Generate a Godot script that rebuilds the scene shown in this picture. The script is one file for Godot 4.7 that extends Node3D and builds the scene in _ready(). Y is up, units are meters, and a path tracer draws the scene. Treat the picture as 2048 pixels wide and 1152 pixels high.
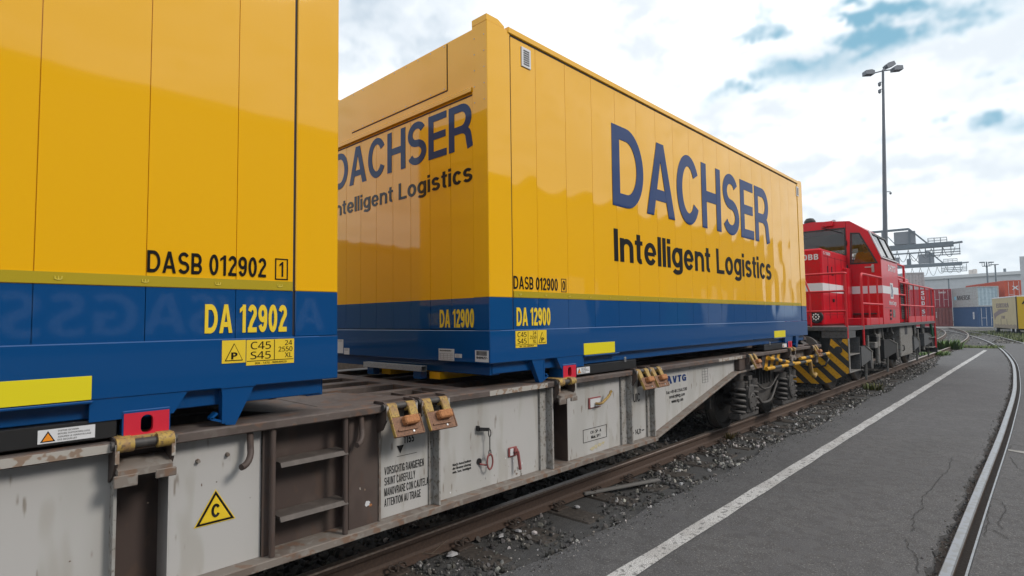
extends Node3D
# Container train in a freight yard. x is to the right of the track, y up, s = -z runs along the train away from the camera.

const AX := -4.337            # centre line of the train
const RT := 0.14              # top of the rails
var M := {}
var fonts := {}
var caps := {}
var used := {}
var rng := RandomNumberGenerator.new()

func P(x: float, y: float, s: float) -> Vector3:
	return Vector3(x, y, -s)

func lin(r: float, g: float, b: float) -> Color:
	return Color(r, g, b).linear_to_srgb()

# ---------------------------------------------------------------- mesh building
class MB:
	var v := PackedVector3Array()
	var n := PackedVector3Array()
	var c := PackedColorArray()
	var col := Color.WHITE
	var colored := false
	func put(a: Vector3, na: Vector3) -> void:
		v.append(a); n.append(na)
		if colored: c.append(col)
	func tri(a: Vector3, b: Vector3, d: Vector3, nn: Vector3) -> void:
		if (b - a).cross(d - a).dot(nn) > 0.0:
			put(a, nn); put(d, nn); put(b, nn)
		else:
			put(a, nn); put(b, nn); put(d, nn)
	func quad(a: Vector3, b: Vector3, d: Vector3, e: Vector3, nn: Vector3) -> void:
		tri(a, b, d, nn); tri(a, d, e, nn)
	func face(a: Vector3, b: Vector3, d: Vector3, e: Vector3, out: Vector3) -> void:
		var nn := (b - a).cross(d - a).normalized()
		if nn.dot(out) < 0.0: nn = -nn
		quad(a, b, d, e, nn)
	func tri_s(a: Vector3, b: Vector3, d: Vector3, na: Vector3, nb: Vector3, nd: Vector3) -> void:
		if (b - a).cross(d - a).dot(na + nb + nd) > 0.0:
			put(a, na); put(d, nd); put(b, nb)
		else:
			put(a, na); put(b, nb); put(d, nd)
	func quad_s(a: Vector3, b: Vector3, d: Vector3, e: Vector3, na: Vector3, nb: Vector3, nd: Vector3, ne: Vector3) -> void:
		tri_s(a, b, d, na, nb, nd); tri_s(a, d, e, na, nd, ne)
	func obox(ctr: Vector3, ex: Vector3, ey: Vector3, ez: Vector3, b := 0.0) -> MB:
		var e := [ex, ey, ez]
		var u := [ex.normalized(), ey.normalized(), ez.normalized()]
		var at := func(sg: Array, ax: int) -> Vector3:
			var p := ctr
			for i in 3:
				p += e[i] * sg[i] - (u[i] * b * sg[i] if i != ax else Vector3.ZERO)
			return p
		for ax in 3:
			var i1 := (ax + 1) % 3
			var i2 := (ax + 2) % 3
			for s0 in [-1.0, 1.0]:
				var q := []
				for pr in [[-1.0, -1.0], [1.0, -1.0], [1.0, 1.0], [-1.0, 1.0]]:
					var sg := [0.0, 0.0, 0.0]
					sg[ax] = s0; sg[i1] = pr[0]; sg[i2] = pr[1]
					q.append(at.call(sg, ax))
				quad(q[0], q[1], q[2], q[3], u[ax] * s0)
				if b > 0.0:
					for s1 in [-1.0, 1.0]:
						var g0 := [0.0, 0.0, 0.0]
						g0[ax] = s0; g0[i1] = s1; g0[i2] = -1.0
						var g1 := g0.duplicate()
						g1[i2] = 1.0
						quad(at.call(g0, ax), at.call(g1, ax), at.call(g1, i1), at.call(g0, i1), (u[ax] * s0 + u[i1] * s1).normalized())
		if b > 0.0:
			for sx in [-1.0, 1.0]:
				for sy in [-1.0, 1.0]:
					for sz in [-1.0, 1.0]:
						var sg := [sx, sy, sz]
						tri(at.call(sg, 0), at.call(sg, 1), at.call(sg, 2), (u[0] * sx + u[1] * sy + u[2] * sz).normalized())
		return self
	func box(x0: float, x1: float, y0: float, y1: float, s0: float, s1: float, b := 0.0) -> MB:
		return obox(Vector3((x0 + x1) / 2, (y0 + y1) / 2, -(s0 + s1) / 2), Vector3(absf(x1 - x0) / 2, 0, 0), Vector3(0, absf(y1 - y0) / 2, 0), Vector3(0, 0, absf(s1 - s0) / 2), b)
	func bar(a: Vector3, b: Vector3, w: float, h: float, up := Vector3.UP, bev := 0.0) -> MB:
		var d := (b - a)
		var l := d.normalized()
		var sd := l.cross(up).normalized()
		if sd.length() < 0.5: sd = l.cross(Vector3.RIGHT).normalized()
		var tp := sd.cross(l).normalized()
		return obox((a + b) / 2, d / 2, tp * h / 2, sd * w / 2, bev)
	func ext(poly: PackedVector2Array, o: Vector3, U: Vector3, V: Vector3, W: Vector3) -> MB:
		var idx := Geometry2D.triangulate_polygon(poly)
		var wn := W.normalized()
		for k in range(0, idx.size(), 3):
			var q := []
			for j in 3:
				var p := poly[idx[k + j]]
				q.append(o + U * p.x + V * p.y)
			tri(q[0], q[1], q[2], -wn)
			tri(q[0] + W, q[1] + W, q[2] + W, wn)
		var area := 0.0
		for i in poly.size():
			var p := poly[i]
			var r := poly[(i + 1) % poly.size()]
			area += p.x * r.y - r.x * p.y
		for i in poly.size():
			var p := poly[i]
			var r := poly[(i + 1) % poly.size()]
			var d := (r - p)
			var nn := (U * d.y - V * d.x) * signf(area)
			var a := o + U * p.x + V * p.y
			var b := o + U * r.x + V * r.y
			quad(a, b, b + W, a + W, nn.normalized())
		return self
	func tube(pts: Array, r: float, k := 8, closed := false) -> MB:
		var m := pts.size()
		var ring := []
		var nr := []
		var ref := Vector3.ZERO
		for i in m:
			var t: Vector3
			if closed: t = (pts[(i + 1) % m] - pts[(i + m - 1) % m]).normalized()
			else: t = (pts[mini(i + 1, m - 1)] - pts[maxi(i - 1, 0)]).normalized()
			if i == 0:
				ref = t.cross(Vector3.UP)
				if ref.length() < 0.1: ref = t.cross(Vector3.RIGHT)
				ref = ref.normalized()
			else:
				ref = (ref - t * ref.dot(t)).normalized()
			var bi := t.cross(ref)
			var rr := []
			var rn := []
			for j in k:
				var a := TAU * j / k
				var d := ref * cos(a) + bi * sin(a)
				rn.append(d); rr.append(pts[i] + d * r)
			ring.append(rr); nr.append(rn)
		for i in (m if closed else m - 1):
			var i2 := (i + 1) % m
			for j in k:
				var j2 := (j + 1) % k
				quad_s(ring[i][j], ring[i][j2], ring[i2][j2], ring[i2][j], nr[i][j], nr[i][j2], nr[i2][j2], nr[i2][j])
		if not closed:
			for e in [[0, 1], [m - 1, m - 2]]:
				var d: Vector3 = (pts[e[0]] - pts[e[1]]).normalized()
				for j in k:
					tri(pts[e[0]], ring[e[0]][j], ring[e[0]][(j + 1) % k], d)
		return self
	func lathe(o: Vector3, axis: Vector3, prof: Array, k := 20) -> MB:
		var ax := axis.normalized()
		var ref := ax.cross(Vector3.UP)
		if ref.length() < 0.1: ref = ax.cross(Vector3.RIGHT)
		ref = ref.normalized()
		var bi := ax.cross(ref)
		for i in prof.size() - 1:
			var p: Vector2 = prof[i]
			var q: Vector2 = prof[i + 1]
			var e := q - p
			for j in k:
				var d0 := ref * cos(TAU * j / k) + bi * sin(TAU * j / k)
				var d1 := ref * cos(TAU * (j + 1) / k) + bi * sin(TAU * (j + 1) / k)
				var n0 := (d0 * e.x - ax * e.y).normalized()
				var n1 := (d1 * e.x - ax * e.y).normalized()
				if e.x < 0.0:
					n0 = -n0; n1 = -n1
				var a := o + ax * p.x + d0 * p.y
				var b := o + ax * p.x + d1 * p.y
				var c2 := o + ax * q.x + d1 * q.y
				var d := o + ax * q.x + d0 * q.y
				if p.y < 1e-5: tri_s(a, c2, d, n0, n1, n0)
				elif q.y < 1e-5: tri_s(a, b, d, n0, n1, n0)
				else: quad_s(a, b, c2, d, n0, n1, n1, n0)
		return self
	func surface(mesh: ArrayMesh) -> void:
		if v.is_empty(): return
		var a := []
		a.resize(Mesh.ARRAY_MAX)
		a[Mesh.ARRAY_VERTEX] = v
		a[Mesh.ARRAY_NORMAL] = n
		if colored: a[Mesh.ARRAY_COLOR] = c
		mesh.add_surface_from_arrays(Mesh.PRIMITIVE_TRIANGLES, a)
	func mesh() -> ArrayMesh:
		var m := ArrayMesh.new()
		surface(m)
		return m

func pv(a: Array) -> PackedVector2Array:
	var r := PackedVector2Array()
	for i in range(0, a.size(), 2): r.append(Vector2(a[i], a[i + 1]))
	return r

func numbered(parent: Node, called: String) -> String:
	var key := str(parent.get_instance_id()) + called
	var k: int = used.get(key, 0)
	used[key] = k + 1
	return called if k == 0 else "%s_%03d" % [called, k]

func origin_of(parent: Node) -> Vector3:
	return parent.get_meta("o") if parent.has_meta("o") else Vector3.ZERO

# one mesh = one part; built in world coordinates and hung under its thing
func mesh_obj(called: String, mesh: Mesh, parent: Node) -> MeshInstance3D:
	var o := MeshInstance3D.new()
	o.name = numbered(parent, called)
	o.mesh = mesh
	if parent != self:
		if parent is MeshInstance3D: o.position = Vector3.ZERO
		else: o.position = -origin_of(parent)
	parent.add_child(o, true)
	return o

func obj(called: String, b: MB, m: Material, parent: Node = self) -> MeshInstance3D:
	var me := b.mesh()
	me.surface_set_material(0, m)
	return mesh_obj(called, me, parent)

func obj2(called: String, pairs: Array, parent: Node) -> MeshInstance3D:
	var me := ArrayMesh.new()
	var k := 0
	for pr in pairs:
		if (pr[0] as MB).v.is_empty(): continue
		(pr[0] as MB).surface(me)
		me.surface_set_material(k, pr[1])
		k += 1
	return mesh_obj(called, me, parent)

func thing(called: String, label: String, category: String, at: Vector3, group := "") -> Node3D:
	var o := Node3D.new()
	o.name = numbered(self, called)
	add_child(o, true)
	o.position = at
	o.set_meta("o", at)
	tag(o, label, category, group)
	return o

func tag(o: Node, label: String, category: String, group := "") -> void:
	o.set_meta("label", label)
	o.set_meta("category", category)
	if group != "": o.set_meta("group", group)

func structure(o: Node) -> Node:
	o.set_meta("kind", "structure")
	return o

func stuff(o: Node, label: String, category := "") -> Node:
	o.set_meta("kind", "stuff")
	o.set_meta("label", label)
	if category != "": o.set_meta("category", category)
	return o

func place(called: String, at: Vector3, turn: float, label: String, category: String, group := "") -> Node3D:
	# a thing whose parts are written in its own coordinates
	var o := Node3D.new()
	o.name = numbered(self, called)
	add_child(o, true)
	o.position = at
	o.rotation.y = turn
	o.set_meta("o", Vector3.ZERO)
	tag(o, label, category, group)
	return o

# ---------------------------------------------------------------- lettering
func font(bold: bool, mono := false) -> Font:
	var key := "%s%s" % [bold, mono]
	if not fonts.has(key):
		var f := SystemFont.new()
		f.font_names = PackedStringArray(["Droid Sans Mono" if mono else "Droid Sans"])
		f.font_weight = 700 if bold else 400
		fonts[key] = f
	return fonts[key]

func text_mesh(s: String, bold: bool, depth: float) -> TextMesh:
	var t := TextMesh.new()
	t.text = s
	t.font = font(bold)
	t.font_size = 64
	t.pixel_size = 0.01
	t.depth = depth
	t.curve_step = 1.0
	t.horizontal_alignment = HORIZONTAL_ALIGNMENT_LEFT
	return t

# left end of the base line at `at` (world), run along the local x after turning by `turn` about y
func text(called: String, s: String, at: Vector3, turn: float, width: float, cap: float, m: Material, parent: Node, bold := false, depth := 0.005, slope := 0.0) -> MeshInstance3D:
	var key := str(bold)
	if not caps.has(key):
		var h := text_mesh("H", bold, 0.1).get_aabb()
		caps[key] = [h.size.y, h.position.y]
	var t := text_mesh(s, bold, depth)
	var bb := t.get_aabb()
	t.material = m
	var o := mesh_obj(called, t, parent)
	var sx := width / bb.size.x
	var sy: float = cap / caps[key][0]
	var bs := Basis(Vector3.UP, turn) * Basis.from_scale(Vector3(sx, sy, 1.0))
	o.transform = Transform3D(bs, at + o.position + bs * Vector3(-bb.position.x, -caps[key][1], 0))
	return o

func side_text(called: String, s: String, x: float, s0: float, s1: float, y: float, cap: float, m: Material, parent: Node, bold := false, depth := 0.005) -> MeshInstance3D:
	return text(called, s, P(x, y, s0), PI / 2, s1 - s0, cap, m, parent, bold, depth)

# ---------------------------------------------------------------- materials
func noise_img(size: int, freq: float, sd: int, oct := 4, kind := FastNoiseLite.TYPE_SIMPLEX_SMOOTH) -> PackedByteArray:
	var f := FastNoiseLite.new()
	f.seed = sd
	f.noise_type = kind
	f.frequency = freq
	f.fractal_type = FastNoiseLite.FRACTAL_FBM
	f.fractal_octaves = oct
	return f.get_seamless_image(size, size, false, false, 0.12).get_data()

# layers: [frequency, octaves, low, high, colour, strength]
func tex(sd: int, size: int, base: Color, layers: Array) -> ImageTexture:
	var px := size * size
	var r := PackedFloat32Array()
	var g := PackedFloat32Array()
	var b := PackedFloat32Array()
	r.resize(px); g.resize(px); b.resize(px)
	r.fill(base.r); g.fill(base.g); b.fill(base.b)
	var k := 0
	for l in layers:
		var d := noise_img(size, l[0], sd + 17 * k, l[1])
		k += 1
		var lut := PackedFloat32Array()
		for i in 256: lut.append(smoothstep(l[2], l[3], i / 255.0) * l[5])
		var cr: float = l[4].r
		var cg: float = l[4].g
		var cb: float = l[4].b
		for i in px:
			var a := lut[d[i]]
			if a > 0.0:
				r[i] += (cr - r[i]) * a
				g[i] += (cg - g[i]) * a
				b[i] += (cb - b[i]) * a
	var out := PackedByteArray()
	out.resize(px * 3)
	for i in px:
		out[i * 3] = int(clampf(r[i], 0, 1) * 255.0)
		out[i * 3 + 1] = int(clampf(g[i], 0, 1) * 255.0)
		out[i * 3 + 2] = int(clampf(b[i], 0, 1) * 255.0)
	return ImageTexture.create_from_image(Image.create_from_data(size, size, false, Image.FORMAT_RGB8, out))

func flat(c: Color, rough := 0.6, metal := 0.0) -> StandardMaterial3D:
	var m := StandardMaterial3D.new()
	m.albedo_color = c
	m.roughness = rough
	m.metallic = metal
	return m

func paint(c: Color, rough := 0.3, coat := 0.6) -> StandardMaterial3D:
	var m := flat(c, rough)
	if coat > 0.0:
		m.clearcoat_enabled = true
		m.clearcoat = coat
		m.clearcoat_roughness = 0.04
	return m

func worn(sd: int, size: int, base: Color, layers: Array, tile: float, rough := 0.7, metal := 0.0, stretch := 1.0) -> StandardMaterial3D:
	var m := flat(Color.WHITE, rough, metal)
	m.albedo_texture = tex(sd, size, base, layers)
	m.uv1_triplanar = true
	m.uv1_world_triplanar = true
	m.uv1_scale = Vector3(1.0 / tile, 1.0 / (tile * stretch), 1.0 / tile)
	return m

func make_materials() -> void:
	M.yellow = paint(lin(0.80, 0.42, 0.004), 0.5, 1.0)
	M.yellow.metallic_specular = 0.15
	M.yellow_dark = M.yellow
	M.blue = paint(lin(0.002, 0.058, 0.20), 0.45, 1.0)
	M.blue.metallic_specular = 0.15
	M.navy_print = paint(lin(0.008, 0.034, 0.135), 0.5, 0.45)
	M.navy_print.metallic_specular = 0.15
	M.black_print = paint(lin(0.008, 0.008, 0.009), 0.5, 0.5)
	M.black_print.metallic_specular = 0.2
	M.yellow_print = flat(lin(0.78, 0.55, 0.02), 0.45)
	M.tape = worn(5, 256, lin(0.42, 0.31, 0.006), [[0.12, 2, 0.45, 0.6, lin(0.33, 0.26, 0.008), 0.5]], 0.08, 0.35)
	M.tape_mark = flat(lin(0.62, 0.50, 0.06), 0.35)
	M.plate_yellow = flat(lin(0.70, 0.60, 0.008), 0.4)
	M.sign_yellow = flat(lin(0.74, 0.52, 0.02), 0.45)
	M.white = flat(lin(0.62, 0.63, 0.65), 0.5)
	M.label_white = flat(lin(0.55, 0.56, 0.58), 0.5)
	M.seal = flat(lin(0.012, 0.012, 0.02), 0.7)
	M.red_cast = flat(lin(0.55, 0.012, 0.035), 0.45)
	M.steel = flat(lin(0.42, 0.43, 0.44), 0.35, 0.8)
	M.galv = worn(9, 256, lin(0.5, 0.52, 0.54), [[0.05, 3, 0.4, 0.6, lin(0.36, 0.38, 0.40), 0.7]], 0.25, 0.42, 0.6)
	M.black = flat(lin(0.012, 0.012, 0.013), 0.45)
	M.orange_mark = flat(lin(0.75, 0.25, 0.01), 0.5)
	M.wagon = worn(21, 512, lin(0.43, 0.428, 0.42), [[0.006, 3, 0.40, 0.65, lin(0.375, 0.370, 0.357), 0.8], [0.02, 3, 0.60, 0.80, lin(0.31, 0.29, 0.26), 0.4], [0.09, 2, 0.80, 0.88, lin(0.15, 0.12, 0.095), 0.6]], 2.2, 0.55, 0.0, 4.5)
	M.wagon_rib = worn(23, 512, lin(0.30, 0.292, 0.28), [[0.015, 3, 0.45, 0.7, lin(0.23, 0.212, 0.19), 0.7], [0.05, 3, 0.66, 0.76, lin(0.10, 0.085, 0.07), 0.7]], 1.1, 0.7)
	M.brown = worn(27, 512, lin(0.060, 0.042, 0.036), [[0.008, 4, 0.45, 0.65, lin(0.080, 0.058, 0.050), 0.8], [0.03, 4, 0.62, 0.75, lin(0.085, 0.052, 0.038), 0.5]], 1.8, 0.65, 0.0, 2.0)
	M.brown_light = worn(28, 256, lin(0.075, 0.062, 0.056), [[0.03, 4, 0.5, 0.7, lin(0.11, 0.092, 0.08), 0.7]], 0.9, 0.65)
	M.deck = worn(31, 512, lin(0.098, 0.078, 0.070), [[0.01, 4, 0.42, 0.62, lin(0.072, 0.055, 0.048), 0.8], [0.03, 4, 0.6, 0.72, lin(0.13, 0.108, 0.096), 0.6], [0.015, 4, 0.64, 0.76, lin(0.15, 0.075, 0.045), 0.6]], 1.5, 0.7)
	M.flange = worn(33, 512, lin(0.185, 0.160, 0.140), [[0.01, 4, 0.42, 0.60, lin(0.135, 0.105, 0.088), 0.85], [0.02, 4, 0.58, 0.72, lin(0.17, 0.095, 0.06), 0.7], [0.03, 3, 0.62, 0.74, lin(0.25, 0.235, 0.215), 0.6]], 1.6, 0.7)
	M.rust = worn(35, 256, lin(0.20, 0.105, 0.065), [[0.03, 4, 0.42, 0.6, lin(0.27, 0.145, 0.085), 0.8], [0.09, 3, 0.55, 0.66, lin(0.11, 0.065, 0.048), 0.7]], 0.35, 0.8)
	M.rust_block = worn(36, 256, lin(0.36, 0.15, 0.055), [[0.05, 4, 0.45, 0.62, lin(0.46, 0.21, 0.085), 0.8], [0.12, 3, 0.58, 0.68, lin(0.17, 0.07, 0.035), 0.7]], 0.25, 0.85)
	M.lock_yellow = worn(37, 256, lin(0.40, 0.265, 0.06), [[0.02, 4, 0.46, 0.66, lin(0.25, 0.145, 0.07), 0.8], [0.06, 3, 0.60, 0.74, lin(0.10, 0.068, 0.05), 0.75]], 0.4, 0.65)
	M.lock_edge = worn(38, 256, lin(0.36, 0.34, 0.31), [[0.02, 3, 0.5, 0.65, lin(0.20, 0.13, 0.09), 0.8]], 0.4, 0.7)
	M.chain_red = worn(39, 256, lin(0.26, 0.055, 0.06), [[0.06, 3, 0.5, 0.62, lin(0.16, 0.07, 0.055), 0.8]], 0.2, 0.65)
	M.dark_steel = worn(41, 256, lin(0.050, 0.048, 0.048), [[0.03, 4, 0.45, 0.65, lin(0.075, 0.070, 0.066), 0.8], [0.09, 3, 0.6, 0.7, lin(0.10, 0.078, 0.062), 0.5]], 0.6, 0.6)
	M.wheel = worn(43, 256, lin(0.022, 0.02, 0.02), [[0.04, 4, 0.5, 0.65, lin(0.05, 0.038, 0.03), 0.7]], 0.5, 0.6)
	M.tread = flat(lin(0.35, 0.34, 0.33), 0.3, 0.8)
	M.rail = worn(45, 512, lin(0.064, 0.040, 0.030), [[0.03, 4, 0.45, 0.62, lin(0.088, 0.055, 0.040), 0.8], [0.1, 3, 0.58, 0.68, lin(0.055, 0.037, 0.03), 0.7]], 0.5, 0.75)
	M.rail_head = worn(46, 256, lin(0.20, 0.15, 0.125), [[0.04, 4, 0.48, 0.62, lin(0.27, 0.235, 0.21), 0.8]], 0.6, 0.38, 0.55)
	M.rail_shiny = worn(47, 256, lin(0.33, 0.345, 0.37), [[0.03, 4, 0.5, 0.65, lin(0.27, 0.265, 0.26), 0.7]], 0.8, 0.4, 0.7)
	M.sleeper = worn(49, 256, lin(0.045, 0.038, 0.033), [[0.05, 4, 0.45, 0.62, lin(0.075, 0.062, 0.054), 0.8]], 0.6, 0.9)
	M.asphalt = worn(51, 1024, lin(0.080, 0.080, 0.085), [[0.004, 4, 0.40, 0.62, lin(0.095, 0.095, 0.10), 0.8], [0.02, 4, 0.52, 0.66, lin(0.050, 0.049, 0.051), 0.55], [0.33, 2, 0.52, 0.66, lin(0.14, 0.138, 0.138), 0.75], [0.37, 2, 0.55, 0.68, lin(0.026, 0.026, 0.028), 0.75], [0.12, 2, 0.72, 0.78, lin(0.20, 0.195, 0.19), 0.7]], 3.3, 0.86)
	M.asphalt.vertex_color_use_as_albedo = true
	M.line = worn(53, 1024, lin(0.56, 0.56, 0.56), [[0.006, 4, 0.5, 0.66, lin(0.44, 0.435, 0.43), 0.8], [0.22, 3, 0.56, 0.64, lin(0.10, 0.10, 0.10), 0.75], [0.03, 4, 0.66, 0.72, lin(0.13, 0.13, 0.13), 0.7]], 2.3, 0.8)
	M.crack = flat(lin(0.028, 0.027, 0.026), 0.95)
	M.dirt = worn(55, 512, lin(0.048, 0.048, 0.049), [[0.02, 4, 0.42, 0.62, lin(0.062, 0.061, 0.061), 0.8], [0.2, 3, 0.58, 0.70, lin(0.13, 0.13, 0.13), 0.6], [0.15, 3, 0.56, 0.68, lin(0.03, 0.028, 0.027), 0.7]], 1.4, 0.95)
	M.ground = worn(57, 1024, lin(0.11, 0.105, 0.095), [[0.008, 4, 0.42, 0.6, lin(0.085, 0.085, 0.05), 0.7], [0.05, 4, 0.5, 0.65, lin(0.16, 0.155, 0.145), 0.7], [0.2, 3, 0.55, 0.66, lin(0.05, 0.047, 0.043), 0.7]], 6.0, 0.95)
	M.groove = worn(59, 256, lin(0.040, 0.029, 0.024), [[0.06, 4, 0.5, 0.65, lin(0.065, 0.05, 0.042), 0.8]], 0.5, 0.9)
	M.concrete = worn(61, 512, lin(0.27, 0.265, 0.255), [[0.02, 4, 0.45, 0.65, lin(0.21, 0.205, 0.195), 0.8]], 3.0, 0.85)
	M.stone = flat(Color.WHITE, 0.9)
	M.stone.vertex_color_use_as_albedo = true
	M.leaf = flat(Color.WHITE, 0.7)
	M.leaf.vertex_color_use_as_albedo = true
	M.leaf.backlight_enabled = true
	M.leaf.backlight = lin(0.05, 0.08, 0.01)
	M.leaf.cull_mode = BaseMaterial3D.CULL_DISABLED
	M.loco_red = worn(63, 512, lin(0.57, 0.008, 0.020), [[0.01, 4, 0.45, 0.65, lin(0.50, 0.015, 0.026), 0.7], [0.05, 4, 0.6, 0.72, lin(0.40, 0.045, 0.045), 0.5]], 1.6, 0.34, 0.0, 2.2)
	M.loco_red.clearcoat_enabled = true
	M.loco_red.clearcoat = 0.3
	M.loco_red.metallic_specular = 0.25
	M.loco_red.clearcoat_roughness = 0.12
	M.rail_red = flat(lin(0.58, 0.02, 0.028), 0.4)
	M.stripe_white = flat(lin(0.66, 0.67, 0.70), 0.4)
	M.loco_grey = worn(65, 256, lin(0.075, 0.08, 0.088), [[0.03, 4, 0.45, 0.65, lin(0.10, 0.10, 0.10), 0.7], [0.08, 3, 0.6, 0.7, lin(0.05, 0.045, 0.04), 0.6]], 0.9, 0.5)
	M.loco_light = worn(66, 256, lin(0.20, 0.20, 0.195), [[0.03, 4, 0.45, 0.62, lin(0.15, 0.14, 0.13), 0.8], [0.07, 4, 0.6, 0.7, lin(0.11, 0.085, 0.06), 0.7]], 0.9, 0.6)
	M.loco_black = flat(lin(0.014, 0.014, 0.015), 0.6)
	M.hazard_yellow = worn(67, 256, lin(0.62, 0.33, 0.012), [[0.04, 4, 0.58, 0.7, lin(0.42, 0.2, 0.02), 0.6]], 0.6, 0.5)
	M.hazard_black = worn(68, 256, lin(0.030, 0.032, 0.036), [[0.04, 4, 0.5, 0.65, lin(0.05, 0.05, 0.05), 0.6]], 0.6, 0.5)
	var gl := flat(Color(0.05, 0.06, 0.065, 0.22), 0.02)
	gl.transparency = BaseMaterial3D.TRANSPARENCY_ALPHA
	M.glass = gl
	var g2 := gl.duplicate()
	g2.albedo_color = Color(0.03, 0.04, 0.045, 0.62)
	M.glass_dark = g2
	M.faded_yellow = worn(92, 256, lin(0.46, 0.40, 0.22), [[0.05, 3, 0.5, 0.6, lin(0.42, 0.41, 0.38), 0.9]], 0.2, 0.7)
	M.clip = worn(93, 256, lin(0.045, 0.033, 0.027), [[0.05, 4, 0.5, 0.65, lin(0.07, 0.05, 0.04), 0.8]], 0.4, 0.8)
	M.lamp_glass = flat(lin(0.75, 0.75, 0.72), 0.15)
	M.interior = flat(lin(0.30, 0.25, 0.19), 0.7)
	M.mast = worn(69, 256, lin(0.15, 0.165, 0.19), [[0.03, 4, 0.45, 0.65, lin(0.12, 0.13, 0.15), 0.7]], 0.8, 0.5, 0.3)
	M.crane = flat(lin(0.125, 0.150, 0.175), 0.6)
	M.crane_cabin = flat(lin(0.20, 0.215, 0.24), 0.6)
	M.cable = flat(lin(0.09, 0.10, 0.11), 0.7)
	M.hall = worn(71, 256, lin(0.50, 0.52, 0.54), [[0.02, 4, 0.45, 0.65, lin(0.45, 0.47, 0.49), 0.7]], 8.0, 0.7)
	M.hall_roof = flat(lin(0.55, 0.57, 0.58), 0.6)
	M.tower = flat(lin(0.50, 0.46, 0.43), 0.8)
	M.cladding = worn(73, 256, lin(0.050, 0.060, 0.075), [[0.02, 4, 0.45, 0.65, lin(0.07, 0.08, 0.095), 0.8]], 3.0, 0.6)
	M.orange_vest = flat(lin(0.85, 0.21, 0.01), 0.8)
	M.skin = flat(lin(0.42, 0.25, 0.18), 0.6)
	M.hair = flat(lin(0.03, 0.022, 0.018), 0.8)
	M.trouser = flat(lin(0.02, 0.022, 0.03), 0.85)
	M.led = flat(lin(0.85, 0.84, 0.80), 0.3)

# ---------------------------------------------------------------- grotesque letters drawn as strokes
func arc(cx: float, cy: float, rx: float, ry: float, a0: float, a1: float, n := 14) -> Array:
	var r := []
	for i in n + 1:
		var a := deg_to_rad(lerpf(a0, a1, float(i) / n))
		r.append(Vector2(cx + rx * cos(a), cy + ry * sin(a)))
	return r

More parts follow.
